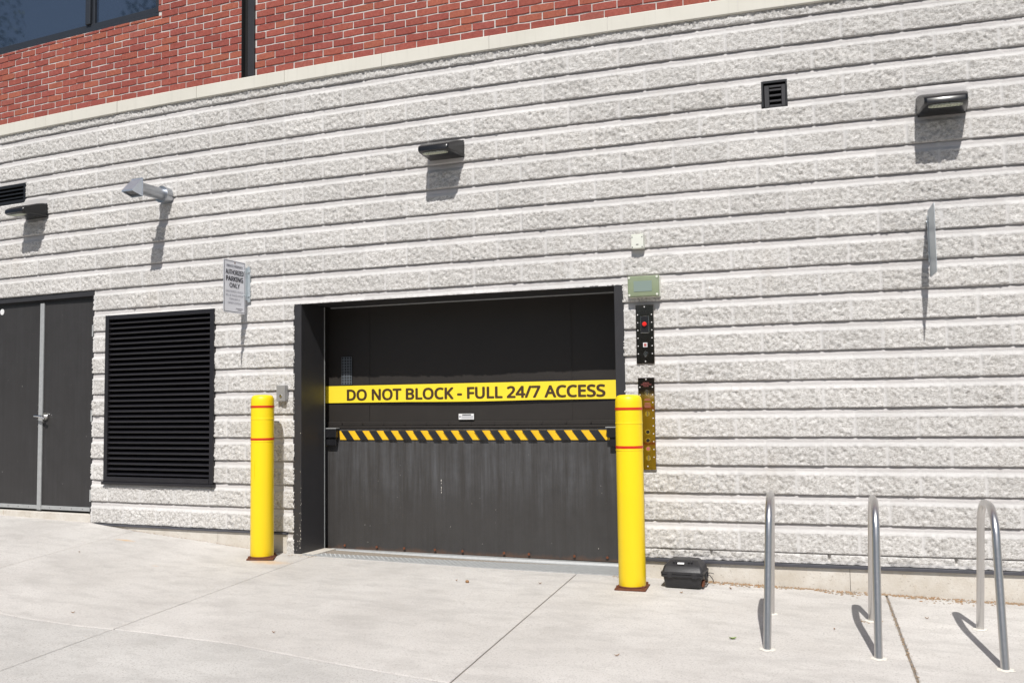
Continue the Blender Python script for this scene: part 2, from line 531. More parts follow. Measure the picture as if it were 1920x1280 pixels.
GLYPHS = {   # advance, points, faces (thousandths of an em)
    'A': (512, '437,0 368,177 141,177 73,0 0,0 224,575 289,575 512,0 282,415 280,420 278,428 274,438 271,449 267,461 263,473 260,484 257,493 255,500 252,490 249,479 247,468 244,457 241,447 238,438 235,429 232,421 230,415 165,241 346,241', '4.6.5 4.17.6 17.7.6 4.18.17 16.7.17 15.7.16 4.19.18 14.7.15 4.20.19 13.7.14 4.21.20 12.7.13 4.22.21 11.7.12 4.23.22 4.24.23 10.7.11 4.25.24 9.7.10 4.26.25 8.7.9 4.27.26 28.7.8 4.2.27 2.28.27 2.1.28 1.7.28 4.3.2 0.7.1'),
    'B': (521, '241,573 307,569 361,558 404,541 434,515 453,478 459,431 457,409 453,389 446,371 437,354 424,340 409,328 392,317 372,309 350,304 350,300 373,295 395,288 415,279 433,267 448,253 461,236 470,215 476,191 478,163 475,130 467,100 454,74 436,52 413,33 385,19 354,8 318,2 279,0 78,0 78,573 256,329 300,331 334,339 357,352 372,371 381,394 384,423 380,451 369,474 351,490 324,502 289,509 245,511 150,511 150,329 150,269 150,61 265,61 311,64 346,74 371,91 388,112 398,138 401,168 399,188 395,205 388,221 377,235 362,247 344,256 321,263 293,267 260,269', '35.50.36 50.0.36 50.1.0 50.2.1 50.3.2 50.4.3 50.49.4 49.48.4 48.5.4 35.51.50 47.5.48 46.5.47 45.5.46 45.6.5 44.6.45 43.6.44 43.7.6 42.7.43 42.8.7 41.8.42 41.9.8 41.10.9 40.10.41 40.11.10 39.11.40 39.12.11 38.12.39 37.12.38 35.52.51 52.37.51 52.12.37 52.13.12 52.14.13 52.15.14 52.16.15 52.17.16 52.18.17 52.19.18 52.69.19 69.20.19 35.53.52 68.20.69 68.21.20 67.21.68 66.21.67 65.21.66 65.22.21 64.22.65 64.23.22 63.23.64 62.23.63 62.24.23 61.24.62 61.25.24 60.25.61 59.25.60 59.26.25 58.26.59 58.27.26 57.27.58 57.28.27 56.28.57 56.29.28 55.29.56 54.29.55 35.54.53 35.29.54 35.30.29 35.31.30 35.32.31 35.33.32 35.34.33'),
    'C': (506, '323,517 294,516 266,510 241,502 217,490 196,474 178,456 162,434 149,410 139,383 131,353 127,321 125,286 128,241 135,200 147,164 164,132 186,105 213,83 244,68 281,58 322,55 347,56 371,58 394,62 416,66 438,72 460,78 460,15 438,8 416,2 393,-2 369,-6 342,-7 312,-8 257,-4 208,8 166,28 130,56 101,90 78,131 62,178 52,230 49,287 51,329 57,369 67,406 81,440 99,471 120,499 145,523 174,543 206,559 242,571 281,578 324,581 353,580 381,577 409,572 435,565 460,557 482,547 453,486 435,494 415,501 394,508 372,513 348,516', '54.56.55 54.57.56 53.57.54 53.58.57 53.59.58 52.59.53 52.60.59 51.60.52 51.61.60 51.66.61 66.65.61 65.64.61 64.63.61 63.62.61 50.0.51 0.67.51 67.66.51 49.1.50 1.0.50 49.2.1 49.3.2 49.4.3 48.4.49 48.5.4 48.6.5 47.6.48 47.7.6 46.7.47 46.8.7 46.9.8 45.9.46 45.10.9 44.10.45 44.11.10 43.11.44 43.12.11 42.12.43 42.13.12 42.14.13 41.14.42 41.15.14 40.15.41 40.16.15 40.17.16 39.17.40 39.18.17 38.18.39 38.19.18 26.28.27 25.28.26 38.20.19 24.28.25 23.28.24 38.21.20 22.28.23 21.28.22 37.21.38 37.28.21 36.28.37 36.29.28 35.29.36 35.30.29 35.31.30 35.32.31 34.32.35 34.33.32'),
    'D': (585, '536,292 533,231 521,177 501,131 474,91 439,58 399,33 351,15 297,4 237,0 78,0 78,573 254,573 309,569 359,558 404,540 443,516 476,484 502,446 521,401 533,350 460,289 457,337 449,379 435,415 416,444 391,469 361,487 327,500 287,508 244,511 150,511 150,62 228,62 299,68 357,87 402,119 434,164 454,220', '10.31.11 31.12.11 31.13.12 31.14.13 31.15.14 31.16.15 31.30.16 30.29.16 29.17.16 10.32.31 28.17.29 27.17.28 26.17.27 26.18.17 25.18.26 25.19.18 24.19.25 23.19.24 23.20.19 22.20.23 22.0.20 21.0.22 21.1.0 38.1.21 38.2.1 37.2.38 37.3.2 36.3.37 36.4.3 35.4.36 35.5.4 34.5.35 33.5.34 10.33.32 10.5.33 10.6.5 10.7.6 10.8.7 10.9.8'),
    'E': (446, '398,0 78,0 78,573 398,573 398,509 150,509 150,330 383,330 383,268 150,268 150,63 398,63', '1.5.2 5.3.2 5.4.3 1.6.5 1.9.6 9.7.6 9.8.7 1.10.9 1.11.10 1.0.11'),
    'F': (416, '150,0 78,0 78,573 398,573 398,509 150,509 150,306 383,306 383,243 150,243', '1.5.2 5.3.2 5.4.3 1.6.5 1.9.6 9.7.6 9.8.7 1.0.9'),
    'G': (583, '326,302 524,302 524,22 493,12 462,5 431,-1 398,-5 362,-7 323,-8 267,-4 217,8 173,28 136,55 105,89 81,130 63,176 52,229 49,286 53,343 65,395 84,442 111,482 145,517 186,544 233,564 286,577 346,581 377,580 407,577 437,572 465,565 491,557 516,547 489,484 468,493 445,501 421,508 395,513 369,516 342,517 298,514 259,505 225,489 195,468 170,441 150,409 136,373 127,332 124,286 127,243 134,202 146,166 164,133 187,106 216,84 251,68 292,58 340,55 364,55 385,56 404,59 421,61 437,65 452,68 452,238 326,238', '25.27.26 25.28.27 25.29.28 24.29.25 24.30.29 24.31.30 23.31.24 23.32.31 23.37.32 37.36.32 36.35.32 35.34.32 34.33.32 22.39.23 39.38.23 38.37.23 22.40.39 21.40.22 21.41.40 21.42.41 21.43.42 20.43.21 20.44.43 19.44.20 19.45.44 19.46.45 18.46.19 18.47.46 17.47.18 17.48.47 65.1.0 65.64.1 64.2.1 16.48.17 16.49.48 16.50.49 63.2.64 15.50.16 15.51.50 14.51.15 14.52.51 14.53.52 13.53.14 13.54.53 12.54.13 12.55.54 62.2.63 12.56.55 61.2.62 60.2.61 59.2.60 12.57.56 58.2.59 57.2.58 11.57.12 11.2.57 10.2.11 10.3.2 10.4.3 9.4.10 9.5.4 9.6.5 8.6.9 8.7.6'),
    'H': (594, '516,0 443,0 443,267 150,267 150,0 78,0 78,573 150,573 150,330 443,330 443,573 516,573', '5.7.6 5.8.7 9.11.10 9.0.11 5.3.8 3.9.8 3.2.9 2.0.9 5.4.3 1.0.2'),
    'I': (271, '239,0 32,0 32,42 99,57 99,515 32,531 32,573 239,573 239,531 172,515 172,57 239,42', '5.7.6 5.8.7 4.8.5 4.9.8 3.9.4 3.10.9 2.10.3 2.11.10 1.11.2 1.0.11'),
    'K': (496, '496,0 411,0 209,273 150,222 150,0 78,0 78,573 150,573 150,290 166,308 182,327 199,345 215,363 232,381 249,399 403,573 488,573 261,323', '5.7.6 5.8.7 14.16.15 14.17.16 13.17.14 12.17.13 11.17.12 10.17.11 9.17.10 9.2.17 2.0.17 8.2.9 5.3.8 3.2.8 1.0.2 5.4.3'),
    'L': (420, '78,0 78,573 150,573 150,64 400,64 400,0', '0.2.1 0.3.2 0.4.3 0.5.4'),
    'M': (727, '330,0 142,502 139,502 140,490 141,477 142,461 142,444 143,426 144,407 144,387 144,367 144,347 144,0 78,0 78,573 184,573 361,103 364,103 544,573 650,573 650,0 578,0 578,352 578,371 579,389 579,408 580,426 580,443 581,460 582,475 583,489 584,501 581,501 390,0', '13.2.14 2.15.14 2.1.15 1.16.15 17.32.18 32.19.18 32.31.19 31.20.19 13.3.2 0.16.1 17.33.32 30.20.31 13.4.3 29.20.30 13.5.4 28.20.29 13.6.5 27.20.28 13.7.6 26.20.27 13.8.7 25.20.26 24.20.25 13.9.8 23.20.24 13.10.9 22.20.23 13.11.10 21.20.22 13.12.11 0.17.16 0.33.17'),
    'N': (609, '532,0 447,0 141,476 138,476 139,462 140,448 141,432 142,415 142,397 143,378 144,359 144,340 144,320 144,0 78,0 78,573 161,573 467,99 470,99 469,109 469,121 468,137 467,155 466,173 466,193 465,213 464,232 464,249 464,573 532,573', '14.3.15 3.16.15 3.2.16 2.17.16 27.29.28 27.0.29 14.4.3 1.17.2 14.5.4 14.6.5 14.7.6 14.8.7 14.9.8 14.10.9 14.11.10 14.12.11 14.13.12 26.0.27 25.0.26 24.0.25 23.0.24 22.0.23 21.0.22 20.0.21 19.0.20 18.0.19 1.18.17 1.0.18'),
    'O': (626, '577,287 576,244 570,204 561,166 547,132 531,101 510,73 486,49 459,29 428,13 393,1 355,-6 314,-8 271,-6 232,1 196,13 165,29 138,49 114,73 94,101 78,132 65,167 56,204 51,245 49,288 52,344 62,396 78,442 100,482 130,517 166,545 208,565 258,577 314,581 369,577 417,565 459,545 495,517 524,483 547,442 564,396 574,344 125,287 127,241 134,200 145,163 161,131 182,104 207,83 238,67 273,58 314,55 354,58 390,67 420,83 445,104 465,131 481,163 492,200 499,241 501,287 496,354 481,411 456,457 421,491 373,511 314,518 274,515 238,506 207,490 182,469 161,443 145,411 134,374 127,333', '32.34.33 32.35.34 31.35.32 31.36.35 30.36.31 30.37.36 29.66.30 66.37.30 29.67.66 65.37.66 65.38.37 28.67.29 28.68.67 64.38.65 28.69.68 63.38.64 28.70.69 63.39.38 27.70.28 27.71.70 62.39.63 27.72.71 62.40.39 26.72.27 26.73.72 61.40.62 61.41.40 25.73.26 25.74.73 60.41.61 24.74.25 60.0.41 24.42.74 23.42.24 23.43.42 59.0.60 59.1.0 22.43.23 59.2.1 22.44.43 58.2.59 21.44.22 58.3.2 57.3.58 21.45.44 20.45.21 57.4.3 20.46.45 56.4.57 19.46.20 56.5.4 19.47.46 55.5.56 19.48.47 54.5.55 18.48.19 54.6.5 18.49.48 53.6.54 17.49.18 53.7.6 17.50.49 52.7.53 17.51.50 51.7.52 17.7.51 16.7.17 16.8.7 15.8.16 15.9.8 14.9.15 14.10.9 13.10.14 13.11.10 12.11.13'),
    'P': (485, '229,573 297,568 352,553 393,528 421,495 439,454 444,404 443,381 439,358 433,336 423,316 411,296 395,278 375,262 351,249 324,238 292,230 256,225 216,223 150,223 150,0 78,0 78,573 223,511 150,511 150,285 208,285 242,286 272,290 298,296 320,306 338,318 352,334 362,352 368,375 370,401 366,435 354,462 334,484 306,499 269,508', '21.24.22 24.0.22 24.1.0 24.2.1 24.3.2 24.23.3 23.40.3 40.4.3 21.25.24 39.4.40 38.4.39 38.5.4 37.5.38 36.5.37 36.6.5 35.6.36 35.7.6 34.7.35 34.8.7 33.8.34 33.9.8 32.9.33 32.10.9 31.10.32 30.10.31 30.11.10 29.11.30 28.11.29 28.12.11 27.12.28 26.12.27 21.19.25 19.26.25 19.12.26 19.13.12 19.14.13 19.15.14 19.16.15 19.17.16 19.18.17 21.20.19'),
    'R': (498, '236,573 281,571 320,565 353,555 381,540 404,522 422,500 434,474 442,444 444,410 442,381 437,356 427,334 415,315 401,298 385,285 367,274 349,264 330,257 487,0 403,0 264,237 150,237 150,0 78,0 78,573 232,510 150,510 150,298 236,298 278,301 312,310 338,325 355,347 366,374 370,407 368,430 363,450 355,467 343,480 328,491 310,500 287,505 261,509', '24.27.25 27.0.25 27.1.0 27.2.1 27.3.2 27.4.3 27.5.4 27.26.5 26.43.5 43.6.5 24.28.27 42.6.43 41.6.42 41.7.6 40.7.41 39.7.40 38.7.39 38.8.7 37.8.38 36.8.37 36.9.8 35.9.36 35.10.9 34.10.35 34.11.10 33.11.34 33.12.11 32.12.33 32.13.12 31.13.32 31.14.13 30.14.31 29.14.30 29.15.14 24.22.28 22.29.28 22.15.29 22.16.15 22.17.16 22.18.17 22.21.18 21.19.18 24.23.22 20.19.21'),
    'S': (440, '403,153 400,121 392,92 378,66 359,44 335,26 307,11 274,1 238,-6 198,-8 177,-8 157,-7 137,-5 118,-2 100,1 83,4 68,9 54,14 41,19 41,88 62,80 86,72 113,65 142,59 171,56 201,55 228,56 252,60 273,66 290,74 305,85 316,98 324,113 329,129 330,147 329,164 325,180 318,194 308,207 295,218 277,230 255,241 228,253 196,265 172,274 151,284 131,294 114,305 98,317 85,330 74,344 65,359 57,375 52,393 49,413 48,435 51,464 58,490 71,513 89,533 110,550 136,563 165,573 197,579 231,581 262,580 290,577 318,572 343,565 367,558 389,549 366,487 346,495 325,502 302,508 278,513 254,516 229,517 207,516 187,513 169,507 155,499 142,489 133,478 126,464 122,450 121,434 122,416 126,400 133,386 143,373 156,362 172,351 193,341 217,330 246,318 278,306 307,293 332,279 353,264 371,247 385,228 395,206 401,181', '63.65.64 63.66.65 62.66.63 62.67.66 61.67.62 61.68.67 61.69.68 60.69.61 60.70.69 59.70.60 59.76.70 76.75.70 75.74.70 74.73.70 73.72.70 72.71.70 58.77.59 77.76.59 58.78.77 58.79.78 57.79.58 57.80.79 57.81.80 57.82.81 56.82.57 56.83.82 56.84.83 56.85.84 55.85.56 55.86.85 54.86.55 54.87.86 54.88.87 53.88.54 53.89.88 52.89.53 52.90.89 51.90.52 51.91.90 51.92.91 50.92.51 50.93.92 49.93.50 49.94.93 49.95.94 48.95.49 48.96.95 47.96.48 47.97.96 46.97.47 45.97.46 45.98.97 44.98.45 44.99.98 43.99.44 42.99.43 42.100.99 41.100.42 41.101.100 40.101.41 39.101.40 39.102.101 38.102.39 37.102.38 37.103.102 36.103.37 36.0.103 35.0.36 34.0.35 34.1.0 33.1.34 32.1.33 32.2.1 31.2.32 30.2.31 30.3.2 18.20.19 29.3.30 18.21.20 28.3.29 18.22.21 28.4.3 27.4.28 18.23.22 26.4.27 18.24.23 25.4.26 18.25.24 18.4.25 18.5.4 18.6.5 17.6.18 16.6.17 16.7.6 15.7.16 14.7.15 13.7.14 13.8.7 12.8.13 11.8.12 11.9.8 10.9.11'),
    'T': (446, '259,0 187,0 187,509 8,509 8,573 437,573 437,509 259,509', '3.5.4 3.6.5 2.6.3 1.7.2 7.6.2 1.0.7'),
    'U': (586, '513,202 511,164 503,128 489,95 470,65 446,40 416,20 380,4 338,-5 290,-8 225,-2 171,18 128,50 97,93 78,144 72,204 72,573 144,573 144,201 148,158 161,122 182,93 211,72 248,59 294,55 327,57 355,63 379,73 399,88 415,105 427,126 435,149 440,174 442,202 442,573 513,573', '15.17.16 15.18.17 33.35.34 33.0.35 14.18.15 32.0.33 32.1.0 14.19.18 31.1.32 31.2.1 14.20.19 30.2.31 13.20.14 30.3.2 29.3.30 13.21.20 28.3.29 28.4.3 12.21.13 12.22.21 27.4.28 26.4.27 12.23.22 26.5.4 25.5.26 12.24.23 24.5.25 12.5.24 11.5.12 11.6.5 11.7.6 10.7.11 10.8.7 9.8.10'),
    'V': (481, '481,573 277,0 204,0 0,573 75,573 204,205 210,190 215,175 220,160 224,146 228,132 231,119 235,106 238,93 241,80 243,93 246,106 250,119 253,133 257,147 262,161 267,176 271,191 277,207 405,573', '2.4.3 2.5.4 23.0.24 23.1.0 22.1.23 2.6.5 21.1.22 2.7.6 20.1.21 2.8.7 19.1.20 2.9.8 18.1.19 2.10.9 17.1.18 2.11.10 16.1.17 2.12.11 15.1.16 2.13.12 14.1.15 2.14.13 2.1.14'),
    'W': (745, '735,573 583,0 510,0 399,375 395,387 392,398 389,410 386,421 383,433 380,443 378,454 375,463 373,471 372,478 370,484 370,488 369,484 368,478 367,471 365,463 363,454 361,443 358,433 355,421 352,409 349,397 346,385 342,373 234,0 161,0 10,573 85,573 174,223 177,211 180,199 183,186 185,175 188,163 190,151 193,140 195,129 196,118 198,107 200,97 201,87 203,97 205,108 206,119 209,131 211,142 213,154 216,166 219,179 222,191 225,203 229,215 232,227 333,573 407,573 512,225 516,212 520,200 523,187 526,175 529,163 532,151 534,139 536,128 538,117 540,106 542,96 544,87 545,100 548,114 550,129 553,144 556,159 560,175 564,191 568,207 572,224 660,573', '29.31.30 29.32.31 56.58.57 56.15.58 15.59.58 80.0.81 80.1.0 56.16.15 14.59.15 13.59.14 56.17.16 12.59.13 56.18.17 56.19.18 11.59.12 56.20.19 10.59.11 56.21.20 9.59.10 56.22.21 8.59.9 7.59.8 56.23.22 6.59.7 56.24.23 5.59.6 56.25.24 4.59.5 56.26.25 3.59.4 56.27.26 2.59.3 56.28.27 55.28.56 2.60.59 79.1.80 29.33.32 54.28.55 2.61.60 29.34.33 78.1.79 53.28.54 2.62.61 29.35.34 77.1.78 52.28.53 2.63.62 29.36.35 51.28.52 2.64.63 76.1.77 29.37.36 50.28.51 29.38.37 2.65.64 75.1.76 49.28.50 29.39.38 2.66.65 74.1.75 48.28.49 29.40.39 2.67.66 47.28.48 29.41.40 73.1.74 2.68.67 46.28.47 29.42.41 2.69.68 72.1.73 45.28.46 29.43.42 2.70.69 71.1.72 44.28.45 29.44.43 2.71.70 29.28.44 2.1.71'),
    'X': (470, '467,0 385,0 233,249 79,0 3,0 193,298 15,573 95,573 236,348 377,573 453,573 276,300', '5.7.6 5.8.7 8.10.9 8.11.10 5.11.8 5.0.11 4.2.5 2.0.5 4.3.2 1.0.2'),
    'Y': (454, '227,291 376,573 454,573 263,222 263,0 191,0 191,219 0,573 79,573', '6.8.7 6.0.8 0.2.1 0.3.2 6.3.0 6.4.3 5.4.6'),
    'Z': (458, '427,0 30,0 30,55 332,508 40,508 40,573 419,573 419,518 118,64 427,64', '4.6.5 4.7.6 4.3.7 3.8.7 2.8.3 2.9.8 2.0.9 1.0.2'),
    '0': (458, '419,287 418,242 415,201 409,163 401,128 390,97 376,70 359,47 339,27 316,12 290,1 261,-6 229,-8 188,-4 153,8 122,27 97,54 76,88 60,129 48,176 42,229 39,287 41,346 48,399 58,446 73,486 93,520 119,547 149,566 186,578 229,581 269,578 304,566 335,547 361,520 382,486 399,446 410,399 417,346 110,287 111,238 115,194 121,156 131,125 143,98 159,78 178,64 202,55 229,52 256,55 279,64 298,78 314,98 326,124 336,156 343,194 347,238 348,287 347,336 343,380 336,417 326,449 314,475 298,495 279,510 256,518 229,521 202,518 178,510 159,495 143,475 131,449 121,417 115,380 111,336', '29.31.30 28.31.29 28.32.31 27.32.28 27.33.32 26.33.27 26.66.33 66.34.33 26.67.66 65.34.66 25.67.26 65.35.34 64.35.65 25.68.67 25.69.68 63.35.64 25.70.69 62.35.63 62.36.35 24.70.25 24.71.70 61.36.62 24.72.71 60.36.61 23.72.24 60.37.36 23.73.72 59.37.60 22.73.23 59.38.37 22.74.73 58.38.59 21.74.22 58.0.38 21.39.74 57.0.58 20.39.21 20.40.39 56.0.57 56.1.0 56.2.1 20.41.40 55.2.56 19.41.20 55.3.2 19.42.41 54.3.55 18.42.19 54.4.3 18.43.42 53.4.54 17.43.18 53.5.4 17.44.43 52.5.53 17.45.44 51.5.52 51.6.5 16.45.17 16.46.45 50.6.51 50.7.6 16.47.46 49.7.50 16.48.47 48.7.49 15.48.16 15.7.48 15.8.7 15.9.8 14.9.15 14.10.9 13.10.14 13.11.10 12.11.13'),
    '2': (458, '417,0 38,0 38,59 188,210 216,238 240,264 261,287 280,309 295,331 306,353 315,376 320,399 322,424 318,453 309,477 294,496 273,510 249,518 221,520 194,519 169,514 147,506 126,495 104,482 83,466 45,513 60,526 77,537 94,548 113,557 132,565 153,572 174,577 197,580 221,581 255,579 285,572 313,562 336,548 356,531 372,510 384,485 391,458 394,428 392,399 386,371 375,344 361,318 344,292 324,267 301,241 275,214 247,185 128,67 128,64 417,64', '33.35.34 32.35.33 32.36.35 31.36.32 31.37.36 30.37.31 29.37.30 29.38.37 28.38.29 28.39.38 27.39.28 26.39.27 26.18.39 18.40.39 25.18.26 25.19.18 17.40.18 25.20.19 16.40.17 25.21.20 24.23.25 23.22.25 22.21.25 16.41.40 15.41.16 14.41.15 14.42.41 13.42.14 13.43.42 12.43.13 12.44.43 11.44.12 10.44.11 10.45.44 9.45.10 9.46.45 8.46.9 8.47.46 7.47.8 7.48.47 6.48.7 6.49.48 5.49.6 5.50.49 4.50.5 4.51.50 3.51.4 3.52.51 2.52.3 2.53.52 2.54.53 2.55.54 2.0.55 1.0.2'),
    '4': (458, '443,130 359,130 359,0 291,0 291,130 17,130 17,190 286,576 359,576 359,193 443,193 291,374 291,387 291,400 291,412 292,423 292,434 293,444 293,454 294,464 294,474 294,483 295,492 295,500 292,500 287,490 282,479 276,468 270,456 263,446 257,438 86,193 291,193', '6.24.7 24.8.7 24.23.8 23.9.8 6.25.24 22.9.23 21.9.22 6.26.25 20.9.21 6.27.26 19.9.20 6.28.27 18.9.19 6.29.28 17.9.18 6.30.29 16.9.17 6.31.30 15.9.16 14.9.15 13.9.14 12.9.13 11.9.12 32.9.11 6.32.31 6.9.32 6.10.9 6.0.10 5.0.6 4.0.5 3.1.4 1.0.4 3.2.1'),
    '7': (458, '109,0 344,508 35,508 35,573 419,573 419,518 187,0', '2.4.3 2.5.4 2.1.5 1.6.5 0.6.1'),
    '/': (298, '290,573 77,0 8,0 221,573', '2.0.3 2.1.0'),
    '-': (258, '32,184 32,246 226,246 226,184', '0.2.1 0.3.2'),
    "'": (180, '128,573 112,366 68,366 52,573', '2.0.3 2.1.0'),
    ' ': (208, '', ''),
}

_tcache = {}
def text_mesh(string, weight=0.0):
    if string in _tcache:
        return _tcache[string]
    vs, fs, pen = [], [], 0
    for ch in string:
        adv, pts, faces = GLYPHS[ch]
        o = len(vs)
        vs += [((pen + int(q.split(',')[0])) / 1000.0, int(q.split(',')[1]) / 1000.0) for q in pts.split()]
        fs += [tuple(o + int(i) for i in f.split('.')) for f in faces.split()]
        pen += adv
    _tcache[string] = (vs, fs)
    return vs, fs

def tag(o, label=None, cat=None, group=None, kind=None):
    if label: o["label"] = label
    if cat: o["category"] = cat
    if group: o["group"] = group
    if kind: o["kind"] = kind
    return o

def thing(name, label, cat, u, d, z, group=None, rot=0.0):
    o = bpy.data.objects.new(name, None)
    COL.objects.link(o)
    o.location = WV(u, d, z)
    o.rotation_euler = (0, 0, ang(u) + rot)
    o.empty_display_size = 0.1
    return tag(o, label, cat, group)

def copy_tree(o, parent=None):
    c = o.copy()
    COL.objects.link(c)
    c.parent = parent
    for ch in list(o.children):
        copy_tree(ch, c)
    return c

# ------------------------------------------------------------------ numpy noise
def _hash(ix, iy, seed):
    h = (ix.astype(np.int64) * 374761393 + iy.astype(np.int64) * 668265263 + seed * 982451653) & 0x7fffffff
    h = ((h ^ (h >> 13)) * 1274126177) & 0x7fffffff
    h = h ^ (h >> 16)
    return (h & 0xffff) / 65535.0

def vnoise(x, y, seed=0):
    ix, iy = np.floor(x), np.floor(y)
    fx, fy = x - ix, y - iy
    fx = fx * fx * (3 - 2 * fx)
    fy = fy * fy * (3 - 2 * fy)
    a_ = _hash(ix, iy, seed); b_ = _hash(ix + 1, iy, seed)
    c_ = _hash(ix, iy + 1, seed); d_ = _hash(ix + 1, iy + 1, seed)
    return (a_ * (1 - fx) + b_ * fx) * (1 - fy) + (c_ * (1 - fx) + d_ * fx) * fy

def ground_z(u, d):
    us = [-60, -12, -6, -3.47, -2.16, -1.6, -.79, -.41, .15, 1.7, 2.9, 3.56, 4.64, 5.6, 9, 60]
    zs = [-3.7, -3.74, -3.76, -3.775, -3.80, -3.852, -3.912, -3.945, -3.978, -4.0, -4.012, -4.02, -4.05, -4.075, -4.13, -4.3]
    d = np.asarray(d, float)
    return np.interp(u, us, zs) - 0.04 * np.clip(d, -1, 9)

# ================================================================== GROUND
def sheet(name, us, ds, dz, mats):
    uu, dd = np.meshgrid(us, ds, indexing='ij')
    P = W(uu, dd, ground_z(uu, dd) + dz).reshape(-1, 3)
    nu, nd = len(us), len(ds)
    f = [(i * nd + j, (i + 1) * nd + j, (i + 1) * nd + j + 1, i * nd + j + 1) for i in range(nu - 1) for j in range(nd - 1)]
    me = bpy.data.meshes.new(name)
    me.from_pydata(P.tolist(), [], f)
    me.materials.append(M[mats])
    me.update()
    o = bpy.data.objects.new(name, me)
    COL.objects.link(o)
    me.flip_normals()
    return o

us_ = np.concatenate([np.linspace(-60, -12, 13)[:-1], np.linspace(-12, 14, 105)[:-1], np.linspace(14, 60, 13)])
ds_ = np.concatenate([[-0.8, -0.3, 0.0], np.linspace(0.25, 9, 24), [12, 20, 35, 52]])
tag(sheet("ground", us_, ds_, -0.13, "joint_dirt"), kind='structure')
tag(sheet("road", us_, np.array([5.45, 7, 9, 12, 16.0]), -0.12, "asphalt"), kind='structure')
far_land = MB()
far_land.add([(-400, -400, -0.75), (400, -400, -0.75), (400, 400, -0.75), (-400, 400, -0.75)], [(0, 1, 2, 3)])
tag(far_land.build("terrain", "asphalt"), kind='structure')
kb = MB()
# kerb along the far edge of the pavement
for i in range(len(us_) - 1):
    u0, u1 = us_[i], us_[i + 1]
    for da, db in ((5.30, 5.45),):
        za, zb = float(ground_z(u0, da)), float(ground_z(u1, da))
        za += .0; zb += .0
        P = [(u0, -da, za), (u1, -da, zb), (u1, -db, zb), (u0, -db, za), (u0, -da, za - .2), (u1, -da, zb - .2), (u1, -db, zb - .2), (u0, -db, za - .2)]
        kb.add(P, [(0, 1, 2, 3), (2, 6, 7, 3), (0, 4, 5, 1)])
tag(kb.build("kerb", "kerb_concrete", bend=True), kind='structure')

# pavement slabs with real open joints between them
JU = [(-11.6, 0.0), (-9.4, 0.0), (-7.4, 0.02), (-5.6, 0.03), (-3.75, 0.06), (-1.645, 0.135), (0.300, 0.048), (2.602, 0.032), (4.754, 0.020), (6.95, 0.01), (9.1, 0.0), (11.3, 0.0), (13.5, 0.0)]
JW = [0.004] * 7 + [0.0045, 0.0065] + [0.005] * 4
def cross_d(u):
    return float(np.interp(u, [-12, -.46, .43, 1.18, 2.05, 2.62, 14], [2.38, 2.343, 2.29, 2.315, 2.47, 2.55, 3.6]))

def build_slabs():
    vs, fs, mi = [], [], []
    for i in range(len(JU) - 1):
        for r in range(2):
            nu_, nd_ = 34, 36
            base = len(vs)
            for a_ in range(nu_ + 1):
                for b_ in range(nd_ + 1):
                    fu, fd = a_ / nu_, b_ / nd_
                    # ease sampling: keep an extra row close to each edge for the rounded arris
                    eu = (0.0, 0.004, 0.02) ; 
                    uu_ = fu if 2 < a_ < nu_ - 2 else [0, .0018, .006][a_] if a_ <= 2 else 1 - [0, .0018, .006][nu_ - a_]
                    dd_ = fd if 2 < b_ < nd_ - 2 else [0, .0018, .006][b_] if b_ <= 2 else 1 - [0, .0018, .006][nd_ - b_]
                    ul = JU[i]; ur = JU[i + 1]
                    um = ul[0] + (ur[0] - ul[0]) * uu_
                    cd = cross_d(um)
                    d0 = -0.02 if r == 0 else (cd + 0.004 if r == 1 else 5.304)
                    d1 = cd - 0.004 if r == 0 else (5.296 if r == 1 else 9.11)
                    d_ = d0 + (d1 - d0) * dd_
                    L = ul[0] + ul[1] * d_ + JW[i]
                    Rr = ur[0] + ur[1] * d_ - JW[i + 1]
                    u_ = L + (Rr - L) * uu_
                    edge = min(a_, nu_ - a_, b_, nd_ - b_)
                    dz = [-0.005, -0.0012, 0][edge] if edge < 2 else 0
                    z_ = float(ground_z(u_, d_)) + dz
                    if edge == 0:
                        wob = 0.0018 * (float(vnoise(np.array([u_ * 9.]), np.array([d_ * 9.]), 3)[0]) - .5)
                        u_ += wob; d_ += wob
                    vs.append((u_, -d_, z_))
            n2 = nd_ + 1
            for a_ in range(nu_):
                for b_ in range(nd_):
                    p = base + a_ * n2 + b_
                    fs.append((p, p + 1, p + n2 + 1, p + n2))
                    mi.append(0 if r == 0 else 1)
            # skirts
            ring = [base + b_ for b_ in range(n2)] + [base + a_ * n2 + nd_ for a_ in range(1, nu_ + 1)] + \
                   [base + nu_ * n2 + b_ for b_ in range(nd_ - 1, -1, -1)] + [base + a_ * n2 for a_ in range(nu_ - 1, 0, -1)]
            lo = len(vs)
            for q in ring:
                x_, y_, z_ = vs[q]
                vs.append((x_, y_, z_ - 0.04))
            for k in range(len(ring)):
                k2 = (k + 1) % len(ring)
                fs.append((ring[k], lo + k, lo + k2, ring[k2]))
                mi.append(0)
    b = MB(); b.v, b.f, b.m = vs, fs, mi
    o = b.build("pavement", ["pavement_concrete", "pavement_coarse"], bend=True)
    bm = bmesh.new(); bm.from_mesh(o.data)
    bmesh.ops.recalc_face_normals(bm, faces=bm.faces[:])
    bm.to_mesh(o.data); bm.free()
    return o
tag(build_slabs(), kind='structure')
tag(sheet("joint_bed", us_, np.concatenate([[-0.3, 0.0], np.linspace(0.25, 5.2, 20)]), -0.012, "joint_dirt"), kind='structure')

# ================================================================== BUILDING
bld = bpy.data.objects.new("building", None)
COL.objects.link(bld)
tag(bld, "building front with grey split-face block below red brick, holding the black freight door and louvre", "building")

